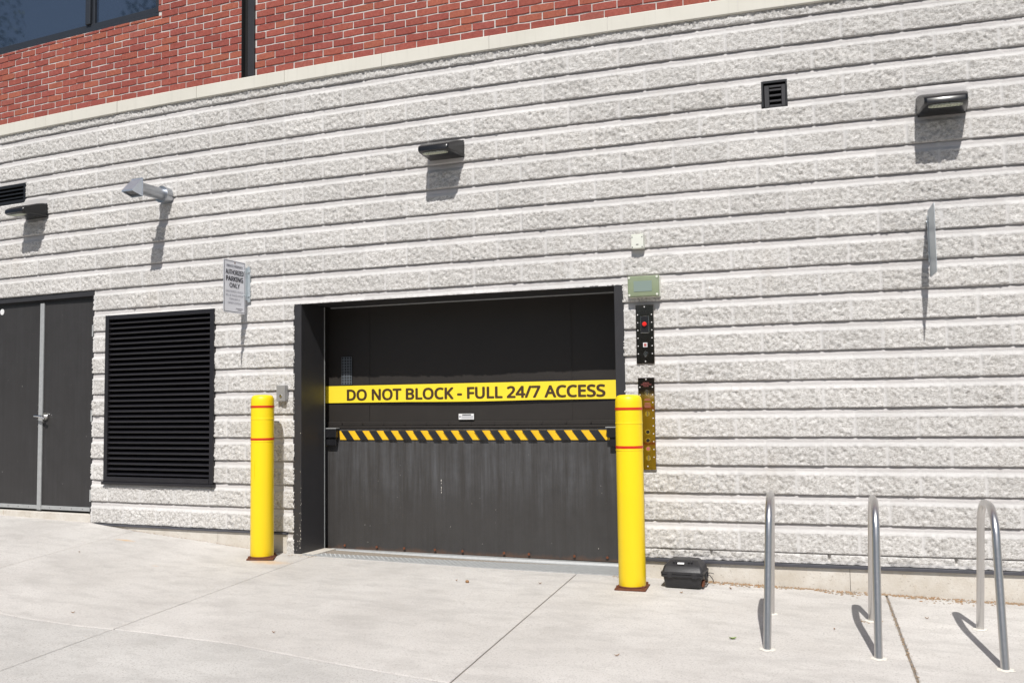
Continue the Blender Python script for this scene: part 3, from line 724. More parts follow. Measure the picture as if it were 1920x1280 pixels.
U0, U1 = -7.0, 10.0
OPEN = [(-4.00, -2.22, -5.0, -1.60), (-2.045, -0.735, -3.41, -1.86), (0.115, 2.995, -5.0, -1.865),
        (4.045, 4.225, -0.64, -0.45), (-3.95, -3.20, -0.645, -0.45)]
PATCH = [(-3.215, -2.87, -0.80, -0.615), (1.395, 1.715, -0.80, -0.615), (5.07, 5.39, -0.80, -0.615)]

def build_blocks():
    du = 0.01
    us = np.arange(U0 - .005, U1, du)
    zs, kinds, rows, ts = [], [], [], []
    RK = [0.0, 0.002, 0.011, 0.022, 0.033, 0.044, 0.055, 0.066, 0.077, 0.088, 0.099, 0.110, 0.121, 0.132, 0.1415]
    for r in range(21, -1, -1):
        if r == 0:
            tt = [x for x in RK if x < 0.10]
            top = 0.10
        else:
            tt = RK
            top = 0.2
        zb = -0.2 * r
        for t_ in tt:
            zs.append(zb + t_); kinds.append(1 if t_ > 0.001 else 0); rows.append(r); ts.append(t_)
        if r > 0:
            for t_ in ((0.1545, 0.170, 0.192, 0.1975) if r != 20 else (0.1545, 0.163, 0.172, 0.184, 0.192, 0.1975)):
                zs.append(zb + t_); kinds.append(0); rows.append(r); ts.append(t_)
    zs, kinds, rows, ts = map(np.array, (zs, kinds, rows, ts))
    UU, ZZ = np.meshgrid(us, zs, indexing='ij')
    RR = np.broadcast_to(rows, UU.shape); TT = np.broadcast_to(ts, UU.shape); KK = np.broadcast_to(kinds, UU.shape)
    off = np.where(RR % 2 == 1, 0.2, 0.0)
    blk = np.floor((UU - off) / 0.4)
    lu = (UU - off) / 0.4 - blk                      # 0..1 in the block
    edge_u = np.minimum(lu, 1 - lu) * 0.4
    joint = edge_u < 0.0056
    bh = lambda s: _hash(blk, RR.astype(float), s)
    joint_r = joint & (np.where(lu < .5, bh(11), _hash(blk + 1, RR.astype(float), 11)) > 0.12)
    ctrl = np.abs(UU) < 0.0056
    # split face relief: chisel ridges falling to the right, different on each block
    ca, sa = math.cos(math.radians(33)), math.sin(math.radians(33))
    x1 = (UU * ca - ZZ * sa); y1 = (UU * sa + ZZ * ca)
    def rg(x, y, s): return 1 - np.abs(2 * vnoise(x, y, s) - 1)
    n = 0.0035 * (vnoise(x1 / .075 + bh(3) * 9, y1 / .045, 1) - .5) \
        + 0.0060 * (rg(x1 / .034, y1 / .017 + bh(4) * 7, 2) - .5) \
        + 0.0110 * (vnoise(x1 / .018, y1 / .0100, 5) - .5) + 0.0100 * (_hash(np.floor(UU / .01), np.floor(ZZ / .0105), 6) - .5)
    n += 0.004 * (bh(7) - .5) + 0.010 * (bh(8) - .5) * (lu - .5) + 0.006 * (bh(9) - .5) * (TT / .13 - .5)
    rough_amt = 0.8 + 0.5 * bh(12)
    fade = np.clip(np.minimum(TT + 0.004, 0.150 - TT) / 0.014, 0.35, 1) * np.clip((edge_u - .002) / .014, 0.35, 1)
    D = 0.0128 + n * fade * rough_amt
    D = np.maximum(D, 0.004)
    D = np.where(KK == 1, D, 0.0)
    D = np.where((KK == 0) & ((TT < 0.001) | (TT > 0.196)), -0.009, D)
    # ragged lower lip
    lipv = 0.0128 + 0.004 * (vnoise(UU / .09, RR * 5.1, 21) - .5) + 0.003 * (vnoise(UU / .02, RR * 3.3, 22) - .5) + 0.004 * (bh(23) - .5)
    D = np.where((TT > 0.001) & (TT < 0.003), lipv, D)
    D = np.where(joint_r & (KK == 1), 0.0075, D)
    D = np.where(joint_r & (KK == 0) & (TT > 0.156), -0.0015, D)
    D = np.where(ctrl & (KK == 1), 0.010, D)
    # whole face waves a little, as laid
    D = D + 0.003 * (vnoise(UU / .9, ZZ / .5, 31) - .5)
    Z2 = ZZ + np.where((TT > 0.141) & (TT < 0.156), 0.004 * (vnoise(UU / .35, RR * 7.7, 41) - .5), 0) \
            + 0.0022 * (vnoise(blk * 3.7, RR * 2.9, 43) - .5) * ((TT < 0.004))
    ledge = (TT > 0.141) & (TT < 0.156)
    D = np.where((TT > 0.141) & (TT < 0.142) & (KK == 1), np.maximum(D, 0.0115 + 0.003 * (vnoise(UU / .03, RR * 1.7, 51) - .5)), D)
    row20 = (RR == 20) & (TT > 0.143) & (TT < 0.196) & (UU > 2.9)
    D = np.where(row20, 0.016 + n * rough_amt, D)
    mort_glint = (joint_r | ctrl).astype(float) * np.where(KK == 1, 1.0, 0.55)
    mort_glint = np.where(ctrl, 1.0, mort_glint)
    rockk = np.where(row20, 1.0, KK.astype(float))
    rockk = np.where(ledge & ~row20, 0.0, rockk)
    mort_glint = np.where(ledge & ~row20, 1.0, mort_glint)  # ledge gets the pale mortar colour as a painted sunlit highlight
    j20 = row20 & joint & (np.floor(UU / .4 + .5) % 2 == 1)
    D = np.where(j20, -0.02, D); mort_glint = np.where(row20, 0, mort_glint)
    tone = bh(15)
    # flat patches behind the lamps
    for (a_, b_, c_, d_) in PATCH:
        ins = (UU > a_) & (UU < b_) & (ZZ > c_) & (ZZ < d_)
        D = np.where(ins, 0.016, D); rockk = np.where(ins, 0, rockk); mort_glint = np.where(ins, 0.35, mort_glint)
    P = W(UU, D, Z2).reshape(-1, 3)
    nu, nz = UU.shape
    idx = np.arange(nu * nz).reshape(nu, nz)
    uc = (us[:-1] + us[1:]) / 2; zc = (zs[:-1] + zs[1:]) / 2
    UC, ZC = np.meshgrid(uc, zc, indexing='ij')
    keep = np.ones(UC.shape, bool)
    for (a_, b_, c_, d_) in OPEN:
        keep &= ~((UC > a_) & (UC < b_) & (ZC > c_) & (ZC < d_))
    low = np.where(UC > 2.98, -3.87, np.where((UC > 0.045) & (UC < 0.13), -4.05, -3.80))
    keep &= ZC > low
    q = np.stack([idx[:-1, :-1], idx[1:, :-1], idx[1:, 1:], idx[:-1, 1:]], -1)[keep]
    used = np.unique(q)
    remap = -np.ones(nu * nz, np.int64); remap[used] = np.arange(len(used))
    q = remap[q]
    me = bpy.data.meshes.new("block_wall")
    me.vertices.add(len(used)); me.vertices.foreach_set("co", P[used].astype(np.float32).ravel())
    me.loops.add(q.size); me.loops.foreach_set("vertex_index", q.astype(np.int32).ravel())
    me.polygons.add(len(q))
    me.polygons.foreach_set("loop_start", np.arange(0, q.size, 4, dtype=np.int32))
    me.polygons.foreach_set("loop_total", np.full(len(q), 4, np.int32))
    me.update(calc_edges=True)
    ca_ = me.color_attributes.new("face_kind", 'FLOAT_COLOR', 'POINT')
    colr = np.stack([rockk, mort_glint, tone, np.ones_like(tone)], -1).reshape(-1, 4)[used]
    ca_.data.foreach_set("color", colr.astype(np.float32).ravel())
    me.materials.append(M["split_face_block"])
    o = bpy.data.objects.new("block_wall", me)
    COL.objects.link(o)
    o.parent = bld
    return o
build_blocks()

# red brick above the stone band
BR_Z0 = 0.192
WIN = (-4.75, -1.437, 0.945, 2.3)
def build_bricks():
    vs, fs, cols, mi = [], [], [], []
    h, L, g = 0.0655, 0.2, 0.0088
    r = 0
    z = BR_Z0
    ztop = 3.0
    pal = [(0.365, 0.108, 0.082), (0.35, 0.100, 0.078), (0.38, 0.116, 0.083), (0.34, 0.098, 0.080), (0.365, 0.118, 0.092), (0.40, 0.13, 0.086), (0.33, 0.093, 0.074), (0.36, 0.104, 0.080)]
    while z < ztop:
        off = 0.0 if r % 2 else L / 2
        u = U0 + off
        while u < U1:
            a_, b_ = u + g / 2, u + L - g / 2
            c_, d_ = z + g / 2, z + h - g / 2
            u += L
            cuts = [(a_, b_)]
            if c_ > WIN[2] - .012 and c_ < WIN[3]:
                cuts = []
                if a_ < WIN[0]: cuts.append((a_, min(b_, WIN[0])))
                if b_ > WIN[1]: cuts.append((max(a_, WIN[1]), b_))
            # slot for the steel channel
            out = []
            for (p, q) in cuts:
                if q > -0.455 and p < -0.315:
                    if p < -0.46: out.append((p, -0.457))
                    if q > -0.31: out.append((-0.313, q))
                else:
                    out.append((p, q))
            for (p, q) in out:
                if q - p < 0.012: continue
                zt = min(d_, WIN[2] - .003) if (c_ < WIN[2] < d_ and p < WIN[1] and q > WIN[0]) else d_
                j = lambda s=.0025: random.uniform(-s, s)
                pr = 0.010 + random.uniform(-.003, .003)
                k = 0.004
                nseg = 4
                base = len(vs)
                # front outline: top edge and bottom edge slightly irregular
                xs = [p + (q - p) * i / nseg for i in range(nseg + 1)]
                sag = random.uniform(-.0025, .0025)
                bot = [(x, c_ + j(.0016) + (0.002 if i in (0, nseg) else 0) + sag * i / nseg) for i, x in enumerate(xs)]
                top = [(x, zt + j(.0016) - (0.002 if i in (0, nseg) else 0) + sag * i / nseg) for i, x in enumerate(xs)]
                jx0, jx1 = j(.002), j(.002)
                ring = [(bot[0][0] + jx0, bot[0][1])] + bot[1:-1] + [(bot[-1][0] + jx1, bot[-1][1])] + \
                       [(top[-1][0] + jx1, top[-1][1])] + top[1:-1][::-1] + [(top[0][0] + jx0, top[0][1])]
                n_ = len(ring)
                cx_, cz_ = (p + q) / 2, (c_ + zt) / 2
                for (x, zz) in ring: vs.append((x, 0.006, zz))
                for (x, zz) in ring: vs.append((x, -pr + .003, zz))
                for (x, zz) in ring: vs.append((x + (k if x < cx_ else -k) * (abs(x - cx_) > (q - p) * .3), -pr, zz + (k if zz < cz_ else -k) * .8))
                for lay in (0, 1):
                    o1, o2 = base + lay * n_, base + (lay + 1) * n_
                    for i in range(n_):
                        i2 = (i + 1) % n_
                        fs.append((o1 + i, o1 + i2, o2 + i2, o2 + i))
                fs.append(tuple(base + 2 * n_ + i for i in range(n_)))
                c = random.choice(pal)
                s = random.uniform(.92, 1.08)
                cols += [(c[0] * s, c[1] * s, c[2] * s, 1)] * (3 * n_)
        z += h
        r += 1
    b = MB(); b.v, b.f, b.m = vs, fs, [0] * len(fs)
    o = b.build("brick_wall", "red_brick", bld, bend=True)
    ca_ = o.data.color_attributes.new("brick_colour", 'FLOAT_COLOR', 'POINT')
    ca_.data.foreach_set("color", np.array(cols, np.float32).ravel())
    # mortar bed behind
    mb = MB()
    uu = list(np.linspace(U0, U1, 86))
    cut = sorted(set([x for x in uu] + [WIN[0], WIN[1], -0.457, -0.313]))
    zz = [0.15, WIN[2], WIN[3], 3.0]
    for i in range(len(cut) - 1):
        for k in range(3):
            um = (cut[i] + cut[i + 1]) / 2
            if k == 1 and WIN[0] < um < WIN[1]: continue
            if -0.457 < um < -0.313: continue
            mb.add([(cut[i], -.0035, zz[k]), (cut[i + 1], -.0035, zz[k]), (cut[i + 1], -.0035, zz[k + 1]), (cut[i], -.0035, zz[k + 1])], [(0, 1, 2, 3)])
    mb.build("brick_mortar", "brick_mortar", bld, bend=True)
build_bricks()

def ubox(mb, u0, u1, d0, d1, z0, z1, mi=0, step=0.25, bev=0.0):
    """box along the bowed wall, cut into short lengths so that it bends"""
    n = max(1, int(round((u1 - u0) / step)))
    k = bev
    sec = [(d0, z0), (d1 - k, z0), (d1, z0 + k), (d1, z1 - k), (d1 - k, z1), (d0, z1)] if k else [(d0, z0), (d1, z0), (d1, z1), (d0, z1)]
    m_ = len(sec)
    vs = []
    for i in range(n + 1):
        u = u0 + (u1 - u0) * i / n
        vs += [(u, -d, z) for d, z in sec]
    fs = []
    for i in range(n):
        for j in range(m_):
            j2 = (j + 1) % m_
            fs.append((i * m_ + j, (i + 1) * m_ + j, (i + 1) * m_ + j2, i * m_ + j2))
    fs.append(tuple(range(m_))[::-1])
    fs.append(tuple(n * m_ + j for j in range(m_)))
    mb.add(vs, fs, mi)

def fixn(o):
    bm = bmesh.new(); bm.from_mesh(o.data)
    bmesh.ops.recalc_face_normals(bm, faces=bm.faces[:])
    bm.to_mesh(o.data); bm.free()
    return o

# stone band
mb = MB()
joints = [0.02 + 0.97 * k for k in range(-8, 11)]
ed = [U0] + [j for j in joints if U0 < j < U1] + [U1]
for i in range(len(ed) - 1):
    ubox(mb, ed[i] + .0025, ed[i + 1] - .0025, -0.02, 0.036 + random.uniform(-.0015, .0015), 0.072, 0.188, 0, bev=0.006)
ubox(mb, U0, U1, -0.02, 0.029, 0.078, 0.182, 1)
fixn(mb.build("stone_band", ["cast_stone", "white_caulk"], bld, bend=True))

# control joint caulk line
# base flashing and plinth
mb = MB()
ubox(mb, -2.20, 0.045, -0.03, 0.034, -3.818, -3.802, bev=.002)
ubox(mb, 3.0, U1, -0.03, 0.038, -3.893, -3.872, bev=.002)
ubox(mb, U0, -4.02, -0.03, 0.034, -3.818, -3.802, bev=.002)
mb.pieces("base_flashing", "flashing_metal", bld, bend=True)
mb = MB()
for (a_, b_, zt) in ((-2.215, 0.047, -3.819), (3.0, U1, -3.894), (U0, -4.0, -3.819)):
    mb = MB()
    e = a_
    while e < b_ - .01:
        e2 = min(b_, e + 1.53)
        ubox(mb, e + .0015, e2 - .0015, -0.1, 0.017, -4.35, zt)
        e = e2
    fixn(mb.build("plinth", "plinth_concrete", bld, bend=True))
# black lining behind everything, closes the openings
mb = MB()
ubox(mb, U0, U1, -1.2, -1.1, -4.4, 3.0)
mb.add([(U0, 0.0, 3.0), (U1, 0.0, 3.0), (U1, 1.2, 3.0), (U0, 1.2, 3.0)], [(0, 1, 2, 3)])
mb.add([(U0, 0.0, -4.4), (U0, 1.2, -4.4), (U0, 1.2, 3.0), (U0, 0.0, 3.0)], [(0, 1, 2, 3)])
mb.add([(U1, 0.0, -4.4), (U1, 1.2, -4.4), (U1, 1.2, 3.0), (U1, 0.0, 3.0)], [(0, 1, 2, 3)])
mb.build("inner_wall", "hidden_inner", bld, bend=True)

# steel channel in the brickwork
mb = MB()
mb.box(-0.456, -0.384, 0.030, 0.05, 0.188, 3.0)                # dark back of the slot
mb.box(-0.384, -0.316, -0.022, 0.05, 0.188, 3.0, 1, bev=.003)
mb.box(-0.459, -0.452, -0.016, 0.05, 0.188, 3.0)
mb.build("steel_channel", ["matt_black", "frame_paint"], bld, bend=True)

# window up left
win = MB()
fr, D0 = 0.055, 0.012
win.box(WIN[0], WIN[1], -D0, 0.09, WIN[2], WIN[2] + .030, bev=.003)
win.box(WIN[0], WIN[1] - .0, -.004, 0.09, WIN[2] + .030, WIN[2] + .088, bev=.003)
win.box(WIN[1] - .035, WIN[1], -D0 + .002, 0.09, WIN[2] + .031, WIN[3], bev=.003)
win.box(WIN[0], WIN[0] + .05, -D0 + .002, 0.09, WIN[2] + .031, WIN[3], bev=.003)
win.box(WIN[0], WIN[1], -D0, 0.09, WIN[3] - .06, WIN[3], bev=.003)
wf = win.build("window", "window_frame_paint", bld, bend=True)
mu = MB()
for c_ in (-2.345, -3.86):
    mu.box(c_ - .052, c_ + .012, -.006, 0.085, WIN[2] + .085, WIN[3] - .055, bev=.003)
    mu.box(c_ + .016, c_ + .048, .018, 0.088, WIN[2] + .085, WIN[3] - .055, bev=.003)
mu.pieces("mullion", "window_frame_paint", wf, bend=True)
gl = MB()
for (a_, b_) in ((WIN[0] + .04, -3.91), (-3.81, -2.395), (-2.295, WIN[1] - .03)):
    gl = MB()
    ubox(gl, a_, b_, -.052, -.045, WIN[2] + .08, WIN[3] - .05)
    fixn(gl.build("pane", "window_glass", wf, bend=True))

# ------------------------------------------------------------ big louvre
lv = MB()
LU0, LU1, LZ0, LZ1 = -2.040, -0.735, -3.410, -1.858
e = .045
lv.box(LU0, LU0 + e, -.030, .12, LZ0, LZ1, bev=.003)
lv.box(LU1 - e, LU1, -.030, .12, LZ0, LZ1, bev=.003)
lv.box(LU0 + e, LU1 - e, -.028, .12, LZ1 - .04, LZ1, bev=.003)
lv.box(LU0 + e, LU1 - e, -.034, .12, LZ0, LZ0 + .045, bev=.003)
lv.box(LU0 - .01, LU1 + .01, -.045, .03, LZ0 - .028, LZ0 - .001, bev=.003)
lo = lv.build("louvre_grille", "louvre_black", bld, bend=True)
sl = MB()
n = 30
for i in range(n):
    z0 = LZ0 + .05 + (LZ1 - LZ0 - .095) * (i + .15) / n
    h = (LZ1 - LZ0 - .095) / n
    # blade: slopes down and outward with a rounded nose
    prof = [(-.004, z0), (-.020, z0 + .002), (-.025, z0 + .009), (-.020, z0 + .016), (-.006, z0 + .016), (.075, z0 + h * 1.5), (.075, z0 + h * 1.5 - .004), (-.002, z0 + .011)]
    sl.prism(prof, LU0 + e, LU1 - e)
fixn(sl.build("slats", "louvre_black", lo, bend=True))
bk = MB(); bk.box(LU0 + .01, LU1 - .01, .09, .11, LZ0, LZ1)
bk.build("backing", "matt_black", lo, bend=True)

# ------------------------------------------------------------ small vents
v1 = MB()
a_, b_, c_, d_ = 4.047, 4.222, -0.638, -0.452
v1.box(a_ - .004, a_ + .012, -.008, .10, c_, d_)                # rusty liner edge
v1.box(b_ - .008, b_ + .004, -.008, .10, c_, d_)
v1.box(a_ + .012, b_ - .008, -.006, .10, d_ - .012, d_ + .004)
f1_ = MB()
f1_.box(a_ + .018, a_ + .052, -.006, .02, c_ - .006, d_ - .03, bev=.002)
f1_.box(b_ - .038, b_ - .010, -.006, .02, c_ - .006, d_ - .03, bev=.002)
f1_.box(a_ + .052, b_ - .038, -.004, .02, c_ - .006, c_ + .014, bev=.002)
for i in range(3):
    z0 = c_ + .034 + i * .040
    f1_.box(a_ + .052, b_ - .038, -.004, .018, z0, z0 + .015, bev=.002)
f1_.box(a_ + .052, b_ - .038, -.004, .02, d_ - .046, d_ - .03, bev=.002)
vt = f1_.build("square_vent", "frame_paint", bld, bend=True)
v1.build("liner", "black_metal", vt, bend=True)
bk = MB(); bk.box(a_, b_, .085, .10, c_, d_ + .02); bk.build("backing", "matt_black", vt, bend=True)

v2 = MB()
a_, b_, c_, d_ = -3.955, -3.198, -0.648, -0.448
v2.box(b_ - .030, b_, -.012, .08, c_, d_, bev=.002)
v2.box(a_, a_ + .03, -.012, .08, c_, d_, bev=.002)
v2.box(a_ + .03, b_ - .03, -.010, .08, d_ - .030, d_, bev=.002)
v2.box(a_ + .03, b_ - .03, -.012, .08, c_, c_ + .035, bev=.002)
for i in range(3):
    z0 = c_ + .052 + i * .040
    v2.prism([(-.010, z0), (-.010, z0 + .012), (.05, z0 + .045), (.05, z0 + .040)], a_ + .03, b_ - .03)
vt2 = fixn(v2.build("long_vent", "black_metal", bld, bend=True))
bk = MB(); bk.box(a_ + .005, b_ - .005, .06, .075, c_, d_); bk.build("backing", "matt_black", vt2, bend=True)

# ------------------------------------------------------------ double door
dd = MB()
DT, DB = -1.604, -3.70
DR, DL = -2.218, -3.99
dd.box(DR - .018, DR, -.004, .14, DB - .06, DT, bev=.002)                # right frame
dd.box(DL, DL + .045, -.004, .14, DB - .06, DT, bev=.002)
dd.box(DL + .045, DR - .018, -.004, .14, DT - .050, DT, bev=.002)
dd.box(DL + .045, DR - .018, .050, .14, DT - .075, DT - .052)
dfr = dd.build("double_door", "frame_paint", bld, bend=True)
MID = -2.965
for (p, q) in ((DL + .047, MID - .008), (MID + .008, DR - .020)):
    lf = MB(); lf.box(p, q, .040, .085, DB + .005, DT - .077, bev=.002)
    lf.build("door_leaf", "dark_door_paint", dfr, bend=True)
ag = MB(); ag.box(MID - .028, MID + .026, .024, .039, DB - .012, DT - .08, bev=.002)
ag.build("astragal", "galvanised_dull", dfr, bend=True)
ks = MB()
ks.box(DL + .05, MID - .030, .030, .039, DB - .004, DB + .034, bev=.001)
ks.box(MID + .028, DR - .021, .030, .039, DB - .004, DB + .034, bev=.001)
for k in range(12):
    uu = DL + .12 + k * .15
    if abs(uu - MID) > .05: ks.box(uu, uu + .006, .028, .031, DB + .012, DB + .018, 1)
ks.build("door_sweep", ["galvanised_dull", "matt_black"], dfr, bend=True)
th = MB()
ubox(th, DL, DR + .002, -.12, .012, -4.1, DB - .026, bev=.003)
fixn(th.build("door_sill", "plinth_concrete", dfr, bend=True))
for z0 in (-1.99, -2.80, -3.55):
    hg = MB()
    hg.cyl((DR - .014, -.002, z0 - .055), (DR - .014, -.002, z0 + .055), .0075, n=10)
    hg.box(DR - .013, DR - .003, -.006, .01, z0 - .052, z0 + .052)
    hg.build("hinge", "galvanised_dull", dfr, bend=True)
hd = MB()
hu, hz = -2.895, -2.80
hd.cyl((hu, .042, hz), (hu, .022, hz), .036, n=20)
hd.cyl((hu, .024, hz), (hu, -.025, hz), .014, n=14)
hd.tube([(hu + .004, -.022, hz), (hu - .03, -.026, hz + .002), (hu - .075, -.022, hz + .004), (hu - .105, -.016, hz + .004)], [.013, .011, .010, .009], 12)
hd.tube([(hu + .01, -.026, hz - .012), (hu + .045, -.020, hz - .022)], [.014, .008], 12)
hd.build("handle", "chrome", dfr, smooth=True, bend=True)
bt = MB()
for zz in (-2.69, -2.75, -2.83, -2.90):
    bt.cyl((MID - .040, .041, zz), (MID - .040, .030, zz), .006, n=10)
bt.pieces("bolt", "chrome", dfr, bend=True)
st = MB(); st.cyl((-3.58, .041, -1.735), (-3.58, .037, -1.735), .03, n=20)
st.build("round_sticker", "label_white", dfr, bend=True)

# ------------------------------------------------------------ freight door
FU0, FU1, FT = 0.100, 3.002, -1.862
FB = -4.02
fd = MB()
fd.box(FU0, FU0 + .082, -.012, .335, FB, FT, bev=.003)          # left jamb
fd.box(FU1 - .072, FU1, -.012, .55, FB, FT - .0, bev=.003)       # right jamb
fd.box(FU0 + .082, FU1 - .072, .02, .55, FT + .002, FT + .04)    # soffit
fd.box(FU0 + .082, FU1 - .072, -.014, .02, FT - .010, FT + .0)    # lintel lip
ff = fd.build("freight_door", "frame_paint", bld, bend=True)
DD = 0.450
up_ = MB()
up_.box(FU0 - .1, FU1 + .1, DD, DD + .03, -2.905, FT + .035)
up_.box(FU0 - .1, FU1 + .1, DD - .012, DD, -2.915, -2.880, bev=.003)
up_.box(FU0 - .1, FU1 + .1, DD - .022, DD, -2.940, -2.917, bev=.004)
for k in range(13):
    uu = .3 + k * .21
    up_.cyl((uu, DD - .010, -2.892), (uu, DD - .017, -2.892), .006, n=8)
for uu in (.572, 2.45):
    up_.box(uu - .0015, uu + .0015, DD - .0012, DD, -2.87, FT + .01)
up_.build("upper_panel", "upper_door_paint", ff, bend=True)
hl = MB()
hl.box(FU0 + .08, FU1 - .07, DD - .012, DD, FT - .006, FT + .004, bev=.001)
hl.build("top_trim", "galvanised_dull", ff, bend=True)
lw = MB()
lw.box(FU0 - .1, FU1 + .1, DD - .03, DD + .01, -3.990, -2.945, bev=.003)
lo_ = lw.build("lower_panel", "lower_door_paint", ff, bend=True)
bs = MB()
for k in range(9):
    uu = .32 + k * .30 + random.uniform(-.05, .05)
    bs.cyl((uu, DD - .029, -3.955), (uu, DD - .034, -3.955), .011, n=10)
bs.pieces("rusty_bolt", "rusty_steel", ff, bend=True)
sc = MB()
def fleck(b, u, y, z, w, h, n=7):
    ring = [(u + math.cos(2 * math.pi * k / n) * w * random.uniform(.5, 1.2), y, z + math.sin(2 * math.pi * k / n) * h * random.uniform(.5, 1.2)) for k in range(n)]
    b.add(ring, [tuple(range(n))])
for (z_, h_) in ((-3.375, .012), (-3.40, .010), (-3.435, .014), (-3.455, .008), (-3.475, .010)):
    fleck(sc, 1.292 + random.uniform(-.006, .006), DD - .0312, z_, .0028, h_)
for k in range(6):
    fleck(sc, random.uniform(.25, 2.7), DD - .0312, -3.99 + abs(random.gauss(0, .35)) + .02, random.uniform(.001, .003), random.uniform(.002, .005))
sc.pieces("paint_chip", "pale_chip", ff, bend=True)
sc = MB()
for k in range(18):
    fleck(sc, FU0 + .078 + random.gauss(0, .004), -.0125, -3.93 + abs(random.gauss(0, .35)), random.uniform(.001, .004), random.uniform(.002, .010))
for k in range(12):
    fleck(sc, FU0 + random.uniform(.004, .08), -.0125, -3.95 + abs(random.gauss(0, .12)), random.uniform(.001, .005), random.uniform(.002, .007))
sc.pieces("paint_chip", "pale_chip", ff, bend=True)
# banner
bn = MB()
z0, z1 = -2.712, -2.562
nseg = 40
vs, fs = [], []
ub0, ub1 = FU0 - .02, 2.985
for i in range(nseg + 1):
    u = ub0 + (ub1 - ub0) * i / nseg
    lift = 0.0015 * abs(math.sin(u * 2.3)) * (1 if .8 < u < 2.3 else .3)
    zl = z0 + 0.004 * math.sin(u * 3.1) * (1 if .9 < u < 2.2 else 0.2)
    vs += [(u, DD - .005 - lift, zl), (u, DD - .005, z1), (u, DD - .003, z1), (u, DD - .003, zl)]
for i in range(nseg):
    for j in range(4):
        j2 = (j + 1) % 4
        fs.append((i * 4 + j, (i + 1) * 4 + j, (i + 1) * 4 + j2, i * 4 + j2))
bn.add(vs, fs, 0)
bn.text("DO NOT BLOCK - FULL 24/7 ACCESS", 2.375, 0.0905, (0.353, DD - .0072, -2.689), mi=1, weight=0.062, align='l')
fixn(bn.build("warning_banner", ["banner_yellow", "banner_letter"], ff, bend=True))
# hazard tape
tp = MB()
ta, tb, tz0, tz1 = .288, 2.772, -3.036, -2.958
tp.box(ta, tb, DD - .0325, DD - .0300, tz0, tz1, 0)
pitch_ = 0.1435
k = 0
x = ta - .13
while x < tb:
    P = [(x + .060, tz0), (x + .060 + .076, tz0), (x + .076, tz1), (x, tz1)]
    P = [(min(max(px, ta), tb), pz) for px, pz in P]
    if P[1][0] - P[0][0] > .002 or P[2][0] - P[3][0] > .002:
        tp.add([(px, DD - .0335, pz) for px, pz in P], [(0, 1, 2, 3)], 1)
    x += pitch_
fixn(tp.build("hazard_tape", ["tape_yellow", "tape_black"], ff, bend=True))
# perforated plate
pf = MB()
pa, pb, pz0, pz1 = .292, .400, -2.552, -2.305
pf.box(pa, pb, DD - .006, DD - .0035, pz0, pz1, 0)
for i in range(4):
    for j in range(10):
        cx_ = pa + (i + .5) * (pb - pa) / 4; cz_ = pz0 + (j + .5) * (pz1 - pz0) / 10
        pf.cyl((cx_, DD - .0068, cz_), (cx_, DD - .0050, cz_), .0080, n=12, mi=1)
pf.build("perforated_plate", ["plate_grey", "matt_black"], ff, bend=True)
lb = MB()
lb.box(1.445, 1.585, DD - .006, DD - .003, -2.866, -2.818, 0)
lb.box(1.478, 1.560, DD - .0072, DD - .0062, -2.831, -2.823, 1)
for zz in (-2.840, -2.849, -2.858): lb.box(1.470, 1.578, DD - .0072, DD - .0062, zz, zz + .003, 2)
lb.cyl((1.457, DD - .0062, -2.842), (1.457, DD - .0074, -2.842), .008, n=14, mi=2)
lb.build("maker_label", ["label_white", "sign_ink", "sign_grey_ink"], ff, bend=True)
# guide rail on the left
gr = MB()
gr.box(FU0 + .052, FU0 + .082, .337, .350, FB, FT, bev=.002)
gr.box(FU0 + .020, FU0 + .034, .350, .425, FB, FT, 1)
gr.build("guide_rail", ["galvanised_dull", "black_metal"], ff, bend=True)
for (x0, x1, s) in ((0.14, .282, 0), (2.757, 2.95, 1)):
    hb = MB()
    hb.box(x0, x1, DD - .085, DD - .031, -3.015, -2.940, bev=.003)
    hb.box(x0 + .02, x1 - .01, DD - .070, DD - .031, -3.085, -3.017, bev=.003)
    hb.box(x0 - .01, x1 + .004, DD - .088, DD - .031, -2.938, -2.932, 1)
    hb.build("latch_box", ["black_metal", "galvanised_dull"], ff, bend=True)
# tread plate threshold
tr = MB()
sv, sf = [], []
nn = 60
zf0 = lambda u: float(ground_z(u, 0.0))
for i in range(nn + 1):
    u = .205 + (2.926 - .205) * i / nn
    zt = zf0(u) + 0.016
    zt = zf0(u) + 0.008; zi = -3.992 - .004 * u
    for (y, z) in ((-.030, zt - .07), (-.030, zt), (.370, zi - .008), (.378, zi + .008), (.445, zi + .008), (.445, zt - .09)):
        sv.append((u, y, z))
for i in range(nn):
    for j in range(5):
        sf.append((i * 6 + j, (i + 1) * 6 + j, (i + 1) * 6 + j + 1, i * 6 + j + 1))
tr.add(sv, sf)
for i in range(118):
    for j in range(12):
        u = .225 + i * .0228; y = -.005 + j * .031
        fy_ = (y + .03) / .40; zt = (zf0(u) + .008) * (1 - fy_) + (-4.000 - .004 * u) * fy_
        s_ = 1 if (i + j) % 2 else -1
        ex, ey = .007, .004 * s_
        tr.add([(u - ex, y - ey - .0015, zt + .0002), (u + ex, y + ey - .0015, zt + .0002), (u + ex, y + ey + .0015, zt + .0002), (u - ex, y - ey + .0015, zt + .0002), (u, y, zt + .0022)],
               [(0, 1, 4), (1, 2, 4), (2, 3, 4), (3, 0, 4)])
fixn(tr.build("tread_plate", "galvanised_dull", ff, bend=True))
sg = MB(); sg.box(FU0, FU0 + .20, -.015, .34, FB - .1, zf0(.15) + .004)
sg.box(FU1 - .078, FU1, -.015, .5, FB - .1, zf0(2.95) + .004)
sg.pieces("jamb_footing", "plinth_concrete", ff, bend=True)

